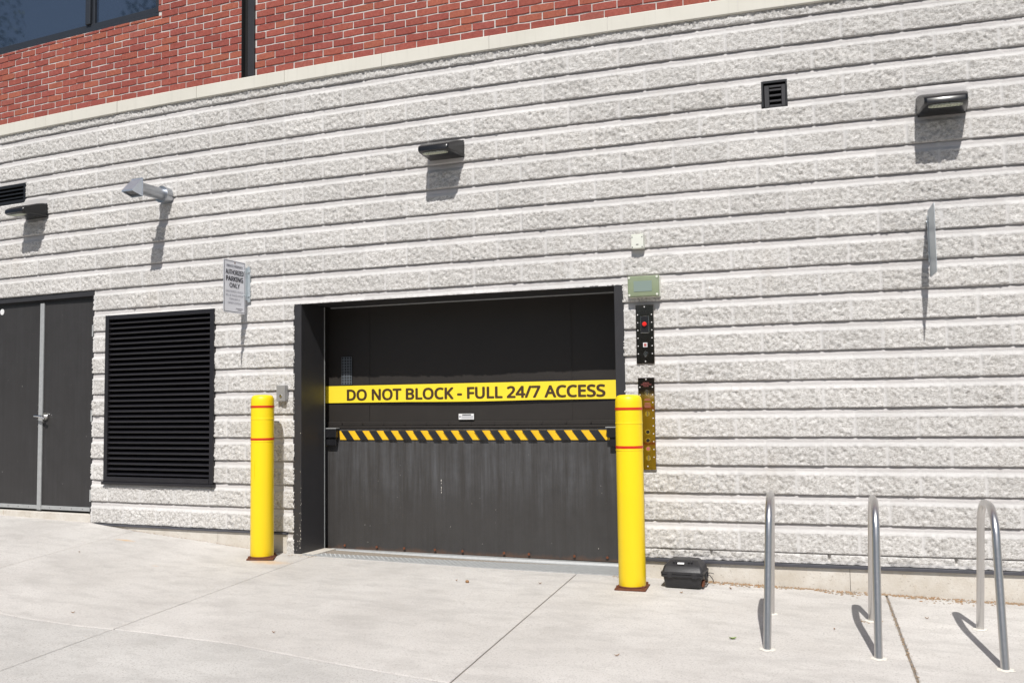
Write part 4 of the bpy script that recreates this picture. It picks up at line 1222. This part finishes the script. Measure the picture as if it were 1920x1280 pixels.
# ================================================================== THINGS ON THE WALL
def wall_lamp():
    t = thing("wall_lamp", "x", "wall lamp", 0, 0.016, -0.70, "wedge shaped wall lamps")
    w0, w1, dp = .157, .132, .262
    # side profile (y into the wall negative = out), with width narrowing outwards
    prof = [(0.0, -.098), (-.14, -.097), (-.244, -.094), (-dp, -.084), (-dp + .001, -.056), (-dp + .012, -.042), (-.232, -.030), (-.17, -.004), (-.10, .022), (-.04, .036), (0.0, .040)]
    def half(y): 
        f = min(1, -y / dp)
        return w0 + (w1 - w0) * f ** 1.6
    b = MB()
    vs, fs = [], []
    n_ = len(prof)
    fr_ = [-1, -.95, -.86, .86, .95, 1]
    ins = [.80, .93, 1, 1, .93, .80]
    cyc = (-.01)
    for k, f in enumerate(fr_):
        for (y, z) in prof:
            zc = -.03
            vs.append((f * half(y), y * (1 if y > -.2 else (1 - .05 * (1 - ins[k]) / .2)), zc + (z - zc) * ins[k]))
    for k in range(len(fr_) - 1):
        for i in range(n_):
            i2 = (i + 1) % n_
            fs.append((k * n_ + i, k * n_ + i2, (k + 1) * n_ + i2, (k + 1) * n_ + i))
    fs.append(tuple(range(n_))); fs.append(tuple((len(fr_) - 1) * n_ + i for i in range(n_))[::-1])
    b.add(vs, fs)
    fixn(b.build("housing", "lamp_bronze", t, smooth=True))
    l = MB()
    # flat lens let into the underside near the front, ends rounded
    hw, ya, yb = .106, -.246, -.180
    ring = []
    for k in range(28):
        a_ = 2 * math.pi * k / 28
        ring.append((hw * abs(math.cos(a_)) ** .45 * (1 if math.cos(a_) > 0 else -1), (ya + yb) / 2 + (yb - ya) / 2 * abs(math.sin(a_)) ** .7 * (1 if math.sin(a_) > 0 else -1)))
    vv = [(x, y, -.0990 - .0015) for x, y in ring] + [(x, y, -.090) for x, y in ring]
    l.add(vv, [tuple(range(28))] + [(k, (k + 1) % 28, 28 + (k + 1) % 28, 28 + k) for k in range(28)])
    for k in range(9):
        for yy in (-.228, -.198):
            l.sphere((-.080 + k * .020, yy, -.1015), .006, 8, (1, 1, .5), mi=1)
    fixn(l.build("lens", ["lamp_lens", "light_lens"], t))
    p = MB(); p.box(-.150, .150, -.0, .012, -.10, .045, bev=.003)
    p.build("back_plate", "lamp_bronze", t)
    return t
lamp0 = wall_lamp()
for i, (u, zl_, lab) in enumerate(((1.570, -.668, "black wedge wall lamp mounted above the freight door"),
                              (-3.020, -.736, "black wedge wall lamp beside the long vent above the double door"),
                              (5.225, -.722, "black wedge wall lamp high on the block wall above the bike racks"))):
    o = lamp0 if i == 0 else copy_tree(lamp0)
    o.location = WV(u, 0.016, zl_)
    o.rotation_euler = (0, 0, ang(u))
    o["label"] = lab

# exhaust pipe and hood
t = thing("exhaust_pipe", "galvanised exhaust pipe with a sloping hood sticking out of the block wall above the louvre", "exhaust pipe", -1.305, 0.0, -0.785)
b = MB()
b.tube([(0, .02, 0), (0, -.085, 0)], .074, 28)
b.tube([(0, -.080, 0), (0, -.088, 0)], .077, 28)
b.build("wall_collar", "galvanised_steel", t, smooth=True)
b = MB()
b.tube([(0, -.05, .0), (0, -.20, .002), (0, -.205, .002), (0, -.33, .005), (0, -.335, .005), (0, -.37, .005)], [.054, .054, .056, .056, .059, .058], 28)
b.build("pipe", "galvanised_steel", t, smooth=True)
b = MB()
# hood: back plate, sloping lid, two cheeks, open below
x0, x1 = -.062, .062
yb, yf = -.375, -.490
zt, zl, zb = .080, -.040, -.078
th_ = .002
b.add([(x0, yb, zt), (x1, yb, zt), (x1, yf, zl), (x0, yf, zl)], [(0, 1, 2, 3)])
b.add([(x0, yb, zb), (x1, yb, zb), (x1, yb, zt), (x0, yb, zt)], [(0, 1, 2, 3)])
b.add([(x0, yb, zt), (x0, yf, zl), (x0, yf, zl - .012), (x0, yb, zb)], [(0, 1, 2, 3)])
b.add([(x1, yb, zt), (x1, yf, zl), (x1, yf, zl - .012), (x1, yb, zb)], [(0, 1, 2, 3)])
b.add([(x0, yf, zl), (x1, yf, zl), (x1, yf, zl - .012), (x0, yf, zl - .012)], [(0, 1, 2, 3)])
b.box(x0 - .003, x1 + .003, yb - .003, yb + .003, zb - .003, zt + .004)
ho = b.build("hood", "galvanised_skylit", t)
sm_ = ho.modifiers.new("thick", 'SOLIDIFY'); sm_.thickness = .003; sm_.offset = 0
b = MB(); b.add([(x0 + .004, yb - .004, zb + .012), (x1 - .004, yb - .004, zb + .012), (x1 - .004, yf + .006, zl - .004), (x0 + .004, yf + .006, zl - .004)], [(0, 1, 2, 3)])
b.build("mouth_shade", "lamp_bronze", t)  # dark sheet across the open mouth, stands in for the shaded inside

# signs on flag brackets
def flag_sign(label, u, lettered, tilt):
    t = thing("flag_sign", label, "sign", u, 0.0, -1.708)
    # plate in a vertical plane standing out from the wall, turned a little
    root, w, h = -.055, .305, .452
    ax = Vector((math.sin(tilt), -math.cos(tilt), 0))     # outwards
    def P(s, z, off):     # s outwards, off along +u
        nrm_ = Vector((math.cos(tilt), math.sin(tilt), 0))
        return Vector((0, root, 0)) + ax * s + Vector((0, 0, z)) + nrm_ * off
    b = MB()
    r_ = .018
    outline = []
    for (cs, cz, a0) in ((w - r_, h / 2 - r_, 0), (r_, h / 2 - r_, 90), (r_, -h / 2 + r_, 180), (w - r_, -h / 2 + r_, 270)):
        for k in range(5):
            aa = math.radians(a0 + 90 * k / 4)
            outline.append((cs + r_ * math.cos(aa), cz + r_ * math.sin(aa)))
    n_ = len(outline)
    vs = [P(s, z, .0012) for s, z in outline] + [P(s, z, -.0012) for s, z in outline]
    b.add(vs, [tuple(range(n_))], 0 if lettered else 1)
    b.add(vs, [tuple(range(n_, 2 * n_))[::-1]] + [(i, (i + 1) % n_, n_ + (i + 1) % n_, n_ + i) for i in range(n_)], 1)
    fixn(b.build("sign_plate", ["sign_white", "sign_back"], t))
    if lettered:
        b = MB()
        tx = dict(ax=tuple(-ax), ay=(0, 0, 1), an=(1, 0, 0))
        off = .0022
        L = lambda s_, wd, ht, z, mi=0, wt=0.0: b.text(s_, wd, ht, tuple(P(w / 2, z, off)), mi=mi, weight=wt, **tx)
        L("PRIVATE PROPERTY", .225, .020, .165, 1, .01)
        L("AUTHORIZED", .250, .040, .103, 0, .03)
        L("PARKING", .235, .040, .046, 0, .06)
        L("ONLY", .140, .040, -.010, 0, .03)
        L("UNAUTHORIZED VEHICLES", .245, .018, -.052, 1)
        L("WILL BE TAGGED AND/OR", .245, .018, -.085, 1)
        L("TOWED AWAY AT", .155, .018, -.118, 1)
        L("OWNER'S EXPENSE", .185, .018, -.151, 1)
        fr_t = .004
        m0 = .008
        for (s0, s1, z0_, z1_) in ((m0, w - m0, h / 2 - m0 - fr_t, h / 2 - m0), (m0, w - m0, -h / 2 + m0, -h / 2 + m0 + fr_t),
                                   (m0, m0 + fr_t, -h / 2 + m0, h / 2 - m0), (w - m0 - fr_t, w - m0, -h / 2 + m0, h / 2 - m0)):
            b.add([P(s0, z0_, off), P(s1, z0_, off), P(s1, z1_, off), P(s0, z1_, off)], [(0, 1, 2, 3)], 0)
        for (z_, s0, s1) in ((-.188, .035, .135), (-.201, .055, .110)):
            b.add([P(s0, z_, off), P(s1, z_, off), P(s1, z_ + .006, off), P(s0, z_ + .006, off)], [(0, 1, 2, 3)], 1)
        b.build("lettering", ["sign_ink", "sign_grey_ink"], t)
        b = MB(); b.sphere(tuple(P(w / 2, h / 2 - .022, .003)), .006, 8); b.build("rivet", "rusty_steel", t)
    b = MB()
    b.box(-.004, .026, -.022, -.016, -.115, .200, bev=.001)           # strip on the wall
    b.box(-.004, .001, -.085, -.022, -.100, .185)
    for z in (.150, -.060):
        b.cyl((0.014, -.018, z), (0.014, -.032, z), .009, n=8)
        b.cyl((-.012, -.072, z), (.012, -.072, z), .007, n=8)
    b.build("bracket", "sign_back", t)
    return t
flag_sign("white parking sign with black lettering on a bracket between the louvre and the freight door", -0.372, True, 0.055)
flag_sign("blank grey sign seen edge-on, standing out from the right part of the block wall", 5.108, False, 0.025)

# small white box
t = thing("junction_box", "small cream square box with screws above the green lens", "electrical box", 3.126, 0.010, -1.560)
b = MB(); b.box(-.046, .046, -.052, .01, -.046, .046, bev=.004, seg=2)
b.box(-.046, .046, -.040, .01, .048, .062, bev=.002)
b.build("box_body", "white_plastic", t)
b = MB()
for sx in (-.037, .037):
    for sz in (-.037, .037):
        b.cyl((sx, -.052, sz), (sx, -.0545, sz), .004, n=8)
b.box(-.008, .010, -.0545, -.052, -.020, -.016)
b.pieces("screw", "black_metal", t)
# green lens light
t = thing("bulkhead_light", "rectangular bulkhead light with pale green lens right of the freight door top", "bulkhead light", 3.168, 0.012, -1.892)
b = MB(); b.box(-.118, .118, -.030, .01, -.078, .078, bev=.006, seg=2)
b.build("light_base", "white_plastic", t)
b = MB(); b.box(-.116, .116, -.075, -.031, -.077, .077, bev=.010, seg=3)
b.build("light_cover", "green_lens", t, smooth=True)
b = MB(); b.box(-.070, .065, -.0775, -.0755, -.040, .038)
b.build("reflector", "lens_inner", t)
b = MB()
for sx in (-.103, .103):
    for sz in (-.064, .064):
        b.cyl((sx, -.074, sz), (sx, -.079, sz), .008, n=12)
b.pieces("screw", "white_plastic", t)

def panel_screws(b, hw, zlist, y, mi=0, r=.0042):
    for z in zlist:
        for sx in (-hw, hw):
            b.cyl((sx, y, z), (sx, y - .003, z), r, n=8, mi=mi)
# upper control panel
t = thing("control_panel", "dark steel call panel with a red button beside the freight door", "control panel", 3.162, 0.022, -2.243)
b = MB(); b.box(-.067, .067, -.006, .02, -.218, .218, bev=.0015)
b.build("face_plate", "mirror_steel", t)
b = MB()
panel_screws(b, .052, [.145, .087, .030, -.028, -.086, -.144], -.006)
b.cyl((0, -.006, .203), (0, -.009, .203), .0045, n=8); b.cyl((0, -.006, -.200), (0, -.009, -.200), .0045, n=8)
b.pieces("screw", "screw_metal", t)
b = MB(); b.box(-.032, .032, -.0085, -.006, .010, .134, 1, bev=.001); b.box(-.028, .028, -.0095, -.0087, .014, .130, 0)
b.build("button_window", ["black_metal", "chrome"], t)
b = MB(); b.lathe([(.0, .018), (.012, .017), (.017, .011), (.016, .006), (.010, .004), (.009, 0)], 18)
o = b.build("red_button", "red_button", t, smooth=True); o.location = (0, -.0095, .074); o.rotation_euler = (math.pi / 2, 0, 0)
b = MB(); b.box(-.015, .016, -.0075, -.006, -.095, -.062, 0)
b.box(-.009, .011, -.0085, -.0078, -.090, -.068, 1)
b.build("indicator", ["label_white", "red_ink"], t)
b = MB(); b.cyl((.002, -.006, -.145), (.002, -.012, -.145), .018, n=18); b.box(-.003, .007, -.024, -.012, -.166, -.126, bev=.001)
b.build("key_switch", "chrome", t)

# lower panel
t = thing("elevator_station", "tall mirror steel key panel partly hidden behind the right yellow bollard", "control panel", 3.162, 0.022, -2.900)
b = MB(); b.box(-.061, .061, -.006, .02, -.337, .337, bev=.0015)
b.build("face_plate", "mirror_steel", t)
b = MB()
panel_screws(b, .047, [.268, .212, .155, .098, .040, -.016, -.073, -.130, -.187, -.243], -.006)
b.cyl((0, -.006, .325), (0, -.009, .325), .0045, n=8); b.cyl((0, -.006, -.310), (0, -.009, -.310), .0045, n=8)
b.pieces("screw", "screw_metal", t)
b = MB()
b.text("ELEVATOR", .044, .0075, (0, -.0068, .295), weight=.01)
b.text("COMMUNICATION", .076, .0075, (0, -.0068, .283), weight=.01)
b.text("FAILURE", .038, .0075, (0, -.0068, .271), weight=.01)
b.build("lettering", "red_ink", t)
b = MB()
for z, w_ in ((.180, .04), (.170, .046), (.148, .04), (.138, .046), (.128, .05), (.118, .044)):
    b.box(-w_ / 2 + .008, w_ / 2 + .008, -.0068, -.0062, z, z + .004)
b.pieces("small_print", "red_ink", t)
for (z, kind) in ((.228, 0), (.072, 0), (-.060, 1), (-.122, 1), (-.182, 2), (-.250, 0)):
    b = MB()
    b.cyl((.006, -.006, z), (.006, -.012, z), .019, n=20)
    if kind == 0:
        b.box(.002, .010, -.024, -.012, z - .018, z + .018, bev=.001)
        b.build("key_switch", "chrome", t)
    else:
        b.cyl((.006, -.012, z), (.006, -.015, z), .013, n=16, mi=1)
        b.build("push_button", ["chrome", "red_ink" if kind == 2 else "black_metal"], t)

# key box left of the freight door
t = thing("key_box", "small galvanised lock box on the block wall left of the freight door", "key box", 0.004, 0.012, -2.625)
b = MB(); b.box(-.044, .044, -.045, .01, -.068, .068, bev=.003); b.box(.044, .048, -.030, .0, -.055, .055)
b.build("box_body", "box_grey", t)
b = MB(); b.cyl((.004, -.045, -.022), (.004, -.053, -.022), .011, n=14)
b.build("lock", "chrome", t, smooth=True)

# ================================================================== BOLLARDS
def bollard():
    t = thing("bollard", "x", "bollard", 0, 0, 0, "yellow bollards either side of the freight door")
    H, r = 1.338, .0945
    prof = [(r * .985, .012), (r, .016), (r, H * .60), (r * .999, H - .065), (r * .985, H - .042), (r * .94, H - .022), (r * .85, H - .009), (r * .66, H - .002), (r * .30, H), (0.0005, H)]
    b = MB(); b.lathe(prof, 56); 
    for zr in (H - .20, H - .385):
        b.lathe([(r + .0002, zr - .006), (r + .0018, zr - .004), (r + .0018, zr + .004), (r + .0002, zr + .006)], 56)
    b.box(-.052, -.050, -.0835, -.080, .66, .80)
    b.build("sleeve", "yellow_plastic", t, smooth=True)
    for z0 in (H - .108, H - .375):
        b = MB(); b.lathe([(r - .001, z0), (r + .0022, z0 + .001), (r + .0022, z0 + .018), (r - .001, z0 + .019)], 56)
        b.build("red_stripe", "red_band", t, smooth=True)
    b = MB()
    s = .108
    b.box(-s, s, -s, s, -.006, .008, bev=.002)
    b.lathe([(r + .006, .008), (r + .008, .014), (r - .002, .020)], 30)
    b.build("base_plate", "rusty_steel", t)
    for sx in (-1, 1):
        for sy in (-1, 1):
            b = MB(); b.cyl((sx * .088, sy * .088, .008), (sx * .088, sy * .088, .026), .011, n=6)
            b.build("anchor_bolt", "rusty_steel", t)
    return t
b0 = bollard()
for i, (u, d, rot, lab) in enumerate(((-.030, .255, math.radians(28), "yellow bollard with two red bands left of the freight door, by the key box"),
                                      (3.100, .349, math.radians(3), "yellow bollard with two red bands right of the freight door, before the mirror steel panel"))):
    o = b0 if i == 0 else copy_tree(b0)
    o.location = WV(u, d, float(ground_z(u, d)) + .002)
    o.rotation_euler = (0, 0, ang(u) + rot)
    o["label"] = lab

# ================================================================== BIKE RACKS
def rack():
    t = thing("bike_rack", "x", "bike rack", 0, 0, 0, "steel hoop bike racks set in the pavement")
    half, H, r, br, top = .3825, .800, .0212, .19, .255
    # legs lean in towards each other, with a round bend at the top
    zc_ = H - r - br
    lean_a = math.atan2(half - top, zc_)
    def leg_y(z): return half - (half - top) * z / zc_
    pts = [(0, leg_y(-.12), -.12), (0, leg_y(.3), .3), (0, leg_y(zc_ * .97), zc_ * .97)]
    y0_ = top - br
    for k in range(1, 13):
        a_ = lean_a + (math.pi / 2 - lean_a) * k / 12
        pts.append((0, y0_ + br * math.cos(a_), zc_ + br * math.sin(a_)))
    pts += [(0, -y, z) for (x, y, z) in reversed(pts)]
    b = MB(); b.tube(pts, r, 24); b.build("hoop", "stainless_tube", t, smooth=True)
    for s in (-1, 1):
        b = MB()
        n_ = 26
        zb_ = .0 if s > 0 else -.0
        ring = [(math.cos(2 * math.pi * k / n_) * (.042 + random.uniform(-.009, .012)), math.sin(2 * math.pi * k / n_) * (.040 + random.uniform(-.009, .010))) for k in range(n_)]
        dz = .0153 if s > 0 else -.0153
        vs = [(x, s * half + y, dz - y * -.04 + .0015) for x, y in ring] + [(x * .6, s * half + y * .6, dz + .006) for x, y in ring] + [(0, s * half, dz + .006)]
        fs = [(k, (k + 1) % n_, n_ + (k + 1) % n_, n_ + k) for k in range(n_)] + [(n_ + k, n_ + (k + 1) % n_, 2 * n_) for k in range(n_)]
        b.add(vs, fs)
        fixn(b.build("grout_collar", "pale_grout", t))
    return t
simple("pale_grout", (0.66, 0.63, 0.57), 0.95, var=0.12, scale=40, bump=0.6)
r0_ = rack()
for i, (u, d, lean, lab) in enumerate(((4.066, 1.150, .036, "steel hoop bike rack nearest the black case, seen almost edge-on"),
                                 (4.632, 1.127, .024, "steel hoop bike rack beside the dirty pavement joint, middle of three"),
                                 (5.218, 1.129, .012, "steel hoop bike rack farthest right, standing past the dirty joint"))):
    o = r0_ if i == 0 else copy_tree(r0_)
    o.location = WV(u, d, float(ground_z(u, d)))
    o.rotation_euler = (0, lean, ang(u) + (.035 if i == 0 else 0))
    o["label"] = lab

# ================================================================== BLACK CASE
t = thing("hard_case", "scuffed black plastic hard case on the pavement right of the freight door", "case", 3.440, .195, float(ground_z(3.440, .195)), rot=-.02)
CS = 1.06
def loft(b, secs, mi=0):
    """stack of rounded rectangles (z, hx, hy, r, yoff)"""
    n_ = 5
    rings = []
    for (z, hx, hy, r_, yo) in secs:
        z *= CS
        ring = []
        for (sx, sy, a0) in ((1, 1, 0), (-1, 1, 90), (-1, -1, 180), (1, -1, 270)):
            for k in range(n_):
                aa = math.radians(a0 + 90 * k / (n_ - 1))
                ring.append((sx * (hx - r_) + r_ * math.cos(aa), sy * (hy - r_) + yo + r_ * math.sin(aa), z))
        rings.append(ring)
    m_ = len(rings[0])
    fs = []
    for i in range(len(rings) - 1):
        for k in range(m_):
            fs.append((i * m_ + k, i * m_ + (k + 1) % m_, (i + 1) * m_ + (k + 1) % m_, (i + 1) * m_ + k))
    fs.append(tuple(range(m_))[::-1]); fs.append(tuple((len(rings) - 1) * m_ + k for k in range(m_)))
    b.add([p for r_ in rings for p in r_], fs, mi)
b = MB()
loft(b, [(.004, .118, .095, .02, .0), (.010, .124, .100, .02, 0), (.070, .134, .112, .022, 0), (.074, .146, .124, .02, 0), (.088, .147, .125, .02, 0), (.090, .140, .118, .02, 0)])
b.build("case_bottom", "case_plastic", t, smooth=True)
b = MB()
loft(b, [(.0905, .140, .118, .02, 0), (.092, .148, .126, .02, 0), (.104, .148, .126, .02, 0), (.106, .140, .118, .02, 0), (.138, .130, .104, .02, .004), (.142, .126, .098, .018, .006), (.172, .098, .070, .018, .014), (.176, .090, .062, .016, .016)])
for x in (-.062, -.042, .042, .062):
    b.box(x - .006, x + .006, -.082, -.052, .160 * CS, .170 * CS, bev=.002)
b.build("case_lid", "case_plastic", t, smooth=True)
b = MB()
v4 = [(-.034, -.0915, .1515), (.012, -.0915, .1515), (.012, -.0815, .1605), (-.034, -.0815, .1605)]
v4 = [(x, y - .003, z * CS + .003) for x, y, z in v4]
b.add(v4, [(0, 1, 2, 3)]); b.build("white_label", "label_white", t)
b = MB()
for x in (-.085, .085):
    b.box(x - .018, x + .018, -.1275, -.117, .072, .108, bev=.003)
b.pieces("latch", "case_plastic", t)
b = MB()
b.box(.1485, .158, -.05, .03, .058, .072, bev=.003)
b.box(.146, .1585, -.052, -.040, .058, .100, bev=.002); b.box(.146, .1585, .020, .032, .058, .100, bev=.002)
b.build("side_handle", "case_plastic", t)
b = MB()
b.tube([(.14, .03, .07), (.165, .04, .075), (.185, .05, .045), (.19, .045, .025)], .003, 8)
b.tube([(.14, .04, .085), (.17, .055, .088), (.19, .06, .083)], .0025, 8)
b.pieces("strap_end", "case_plastic", t)
b = MB()
b.box(.128, .1425, -.085, -.02, .012, .055, bev=.003)
b.build("dusty_corner", "rusty_steel", t)

# ================================================================== LITTER
def gz(u, d): return float(ground_z(u, d))
b = MB()
b.sphere((0, 0, .010), .012, 12, (1.25, .9, .9)); o = b.build("acorn", "dry_leaf", smooth=True)
o.location = WV(1.936, .527, gz(1.936, .527)); tag(o, "brown acorn lying on the pavement before the freight door", "acorn")

def leaf(u, d, L, wd, rot, mat, label, curl=.006):
    b = MB()
    vs = []
    n_ = 6
    for k in range(n_ + 1):
        f = k / n_
        w_ = wd * math.sin(math.pi * min(1, f * 1.02)) ** .7 * .5 + .0004
        z = .003 + curl * (2 * f - 1) ** 2
        vs += [(f * L - L / 2, -w_, z + curl * .6), (f * L - L / 2, 0, z), (f * L - L / 2, w_, z + curl * .6)]
    fs = []
    for k in range(n_):
        for j in range(2):
            p = k * 3 + j
            fs.append((p, p + 3, p + 4, p + 1))
    b.add(vs, fs)
    o = b.build("leaf", mat)
    o.location = WV(u, d, gz(u, d) + .001)
    o.rotation_euler = (random.uniform(-.1, .1), random.uniform(-.1, .1), rot)
    return tag(o, label, "leaf")
leaf(3.885, 1.393, .045, .028, .5, "green_leaf", "small green leaf on the pavement left of the nearest bike rack foot")
leaf(5.63, 1.30, .045, .02, 1.3, "green_leaf", "small green leaf at the right edge of the pavement")
DRY = [(2.45, .42, .5, "left of the right bollard near the tread plate"), (1.84, .50, 1.2, "just left of the acorn"), (3.45, .42, .4, "in front of the black case"),
       (3.75, .20, 2.1, "right of the black case by the wall"), (-.08, 2.13, .9, "near the crossing of two joints"), (-1.35, .9, 1.8, "below the louvre, out on the slab"),
       (1.37, 2.06, .4, "in the middle of the slab before the freight door"), (4.95, .60, 2.6, "right of the dirty joint near the wall"), (3.35, 1.9, .7, "left of the nearest bike rack"), (4.42, 1.02, 2.0, "between the two left bike racks")]
for i, (u, d, r_, where) in enumerate(DRY):
    o = leaf(u, d, random.uniform(.018, .034), random.uniform(.007, .013), r_, "dry_leaf", "tiny dry leaf scrap " + where)
    o["group"] = "dry leaf scraps on the pavement"

# dirt and crumbs along the foot of the wall, in the joints and about the slabs
def crumbs(name, pts, mats, label, cat):
    b = MB()
    for (u, d, s, mi) in pts:
        z = gz(u, d)
        n_ = random.choice((4, 5, 6))
        a0 = random.random() * 6
        ring = [(u + math.cos(a0 + 2 * math.pi * k / n_) * s * random.uniform(.6, 1.2), -(d + math.sin(a0 + 2 * math.pi * k / n_) * s * random.uniform(.5, 1.1))) for k in range(n_)]
        vs = [(x, y, z + .0005) for x, y in ring] + [(u, -d, z + s * random.uniform(.4, .9))]
        b.add(vs, [(k, (k + 1) % n_, n_) for k in range(n_)], mi)
    o = fixn(b.build(name, mats, bend=True))
    return tag(o, label, cat, kind='stuff')
pts = []
for i in range(2600):
    u = random.uniform(3.3, 7.5)
    k = .2 + 1.3 * float(vnoise(np.array([u * 4.]), np.array([1.]), 5)[0])
    pts.append((u, .018 + abs(random.gauss(0, .027)) * k * (1.6 if 4.3 < u < 5.3 else 1), random.uniform(.003, .013), random.choice((0, 0, 0, 0, 0, 2, 0, 0, 1, 2))))
for i in range(600):
    u = random.uniform(-2.0, .05)
    pts.append((u, .018 + abs(random.gauss(0, .010)), random.uniform(.0015, .0045), random.choice((0, 0, 1, 2))))
for i in range(430):
    d = random.uniform(.02, 4) ** 1.0
    pts.append((4.754 + .02 * d + random.gauss(0, .006), d, random.uniform(.002, .0065), random.choice((0, 0, 0, 2))))
for i in range(160):
    d = 0.05 + abs(random.gauss(0, .04))
    pts.append((random.choice((random.uniform(.1, .35), random.uniform(2.88, 3.05))), d - .03, random.uniform(.002, .006), random.choice((0, 0, 2))))
for i in range(45):
    pts.append((4.632 + random.gauss(0, .035), .765 + random.gauss(0, .02), random.uniform(.003, .008), 0))
crumbs("dirt_crumbs", pts, ["debris_brown", "dry_leaf", "joint_dirt"], "brown crumbs of dirt and seed along the foot of the wall and in the joints", "dirt")
pts = []
for i in range(420):
    u, d = random.uniform(-4, 7), random.uniform(.05, 4)
    pts.append((u, d, random.uniform(.001, .0032), random.choice((0, 0, 1, 2))))
for i in range(70):
    pts.append((random.uniform(3.6, 6), random.uniform(.1, .9), random.uniform(.002, .007), random.choice((1, 1, 0))))
crumbs("grit", pts, ["joint_dirt", "pale_chip", "debris_brown"], "specks of grit and pale chips scattered over the pavement", "grit")

# ================================================================== ACROSS THE STREET (seen in glass and polished steel only)
ob = bpy.data.objects.new("street_building", None); COL.objects.link(ob)
ob.location = (-4, -27, 0)
tag(ob, "low dark brick building across the street behind the viewer", "building")
b = MB(); b.box(-24, 30, -8, 0, -.6, 4.6); b.build("wall", "far_brick", ob)
b = MB()
for k in range(13):
    b.box(-22 + k * 4, -20 + k * 4, .005, .05, .9, 2.9)
b.pieces("window", "black_metal", ob)

def street_tree(x, y, h, rad, label):
    o = bpy.data.objects.new("street_tree", None); COL.objects.link(o); o.location = (x, y, -.4)
    tag(o, label, "tree", "trees across the street")
    b = MB()
    b.tube([(0, 0, 0), (.05, .02, h * .25), (0, .05, h * .5), (.1, 0, h * .85)], [.18, .14, .11, .04], 10)
    for k in range(9):
        a_ = k * 2.4; zz = h * (.35 + .05 * k)
        b.tube([(0, 0, zz), (math.cos(a_) * rad * .5, math.sin(a_) * rad * .5, zz + rad * .35), (math.cos(a_) * rad * .85, math.sin(a_) * rad * .85, zz + rad * .5)], [.06, .04, .015], 6)
    b.build("trunk", "tree_bark", o)
    b = MB()
    for k in range(4200):
        while True:
            p = Vector((random.uniform(-1, 1), random.uniform(-1, 1), random.uniform(-1, 1)))
            if .25 < p.length < 1: break
        c = Vector((p.x * rad, p.y * rad, h * .66 + p.z * h * .36))
        if math.sin(c.x * 2.3 + c.z * 1.9) + math.sin(c.y * 2.7 - c.z * 1.3) < -1.0: continue
        n1_ = Vector((random.gauss(0, 1), random.gauss(0, 1), random.gauss(0, 1))).normalized()
        t1 = n1_.orthogonal().normalized() * .11; t2 = n1_.cross(t1) * .6
        b.add([c - t1, c - t2, c + t1, c + t2], [(0, 1, 2, 3)])
    b.build("crown", "tree_foliage", o)
street_tree(-9, -19, 7.0, 2.6, "leafy tree across the street, leftmost of three behind the viewer")
street_tree(-1.5, -18, 6.0, 2.2, "leafy tree across the street, middle of three behind the viewer")
street_tree(7, -19, 6.5, 2.5, "leafy tree across the street, rightmost of three behind the viewer")
street_tree(-18.0, -15, 18.5, 3.0, "tall tree across the street, right one of the two reflected in the window")
street_tree(-35.2, -15, 20.5, 3.4, "tall tree across the street, left one of the two reflected in the window")
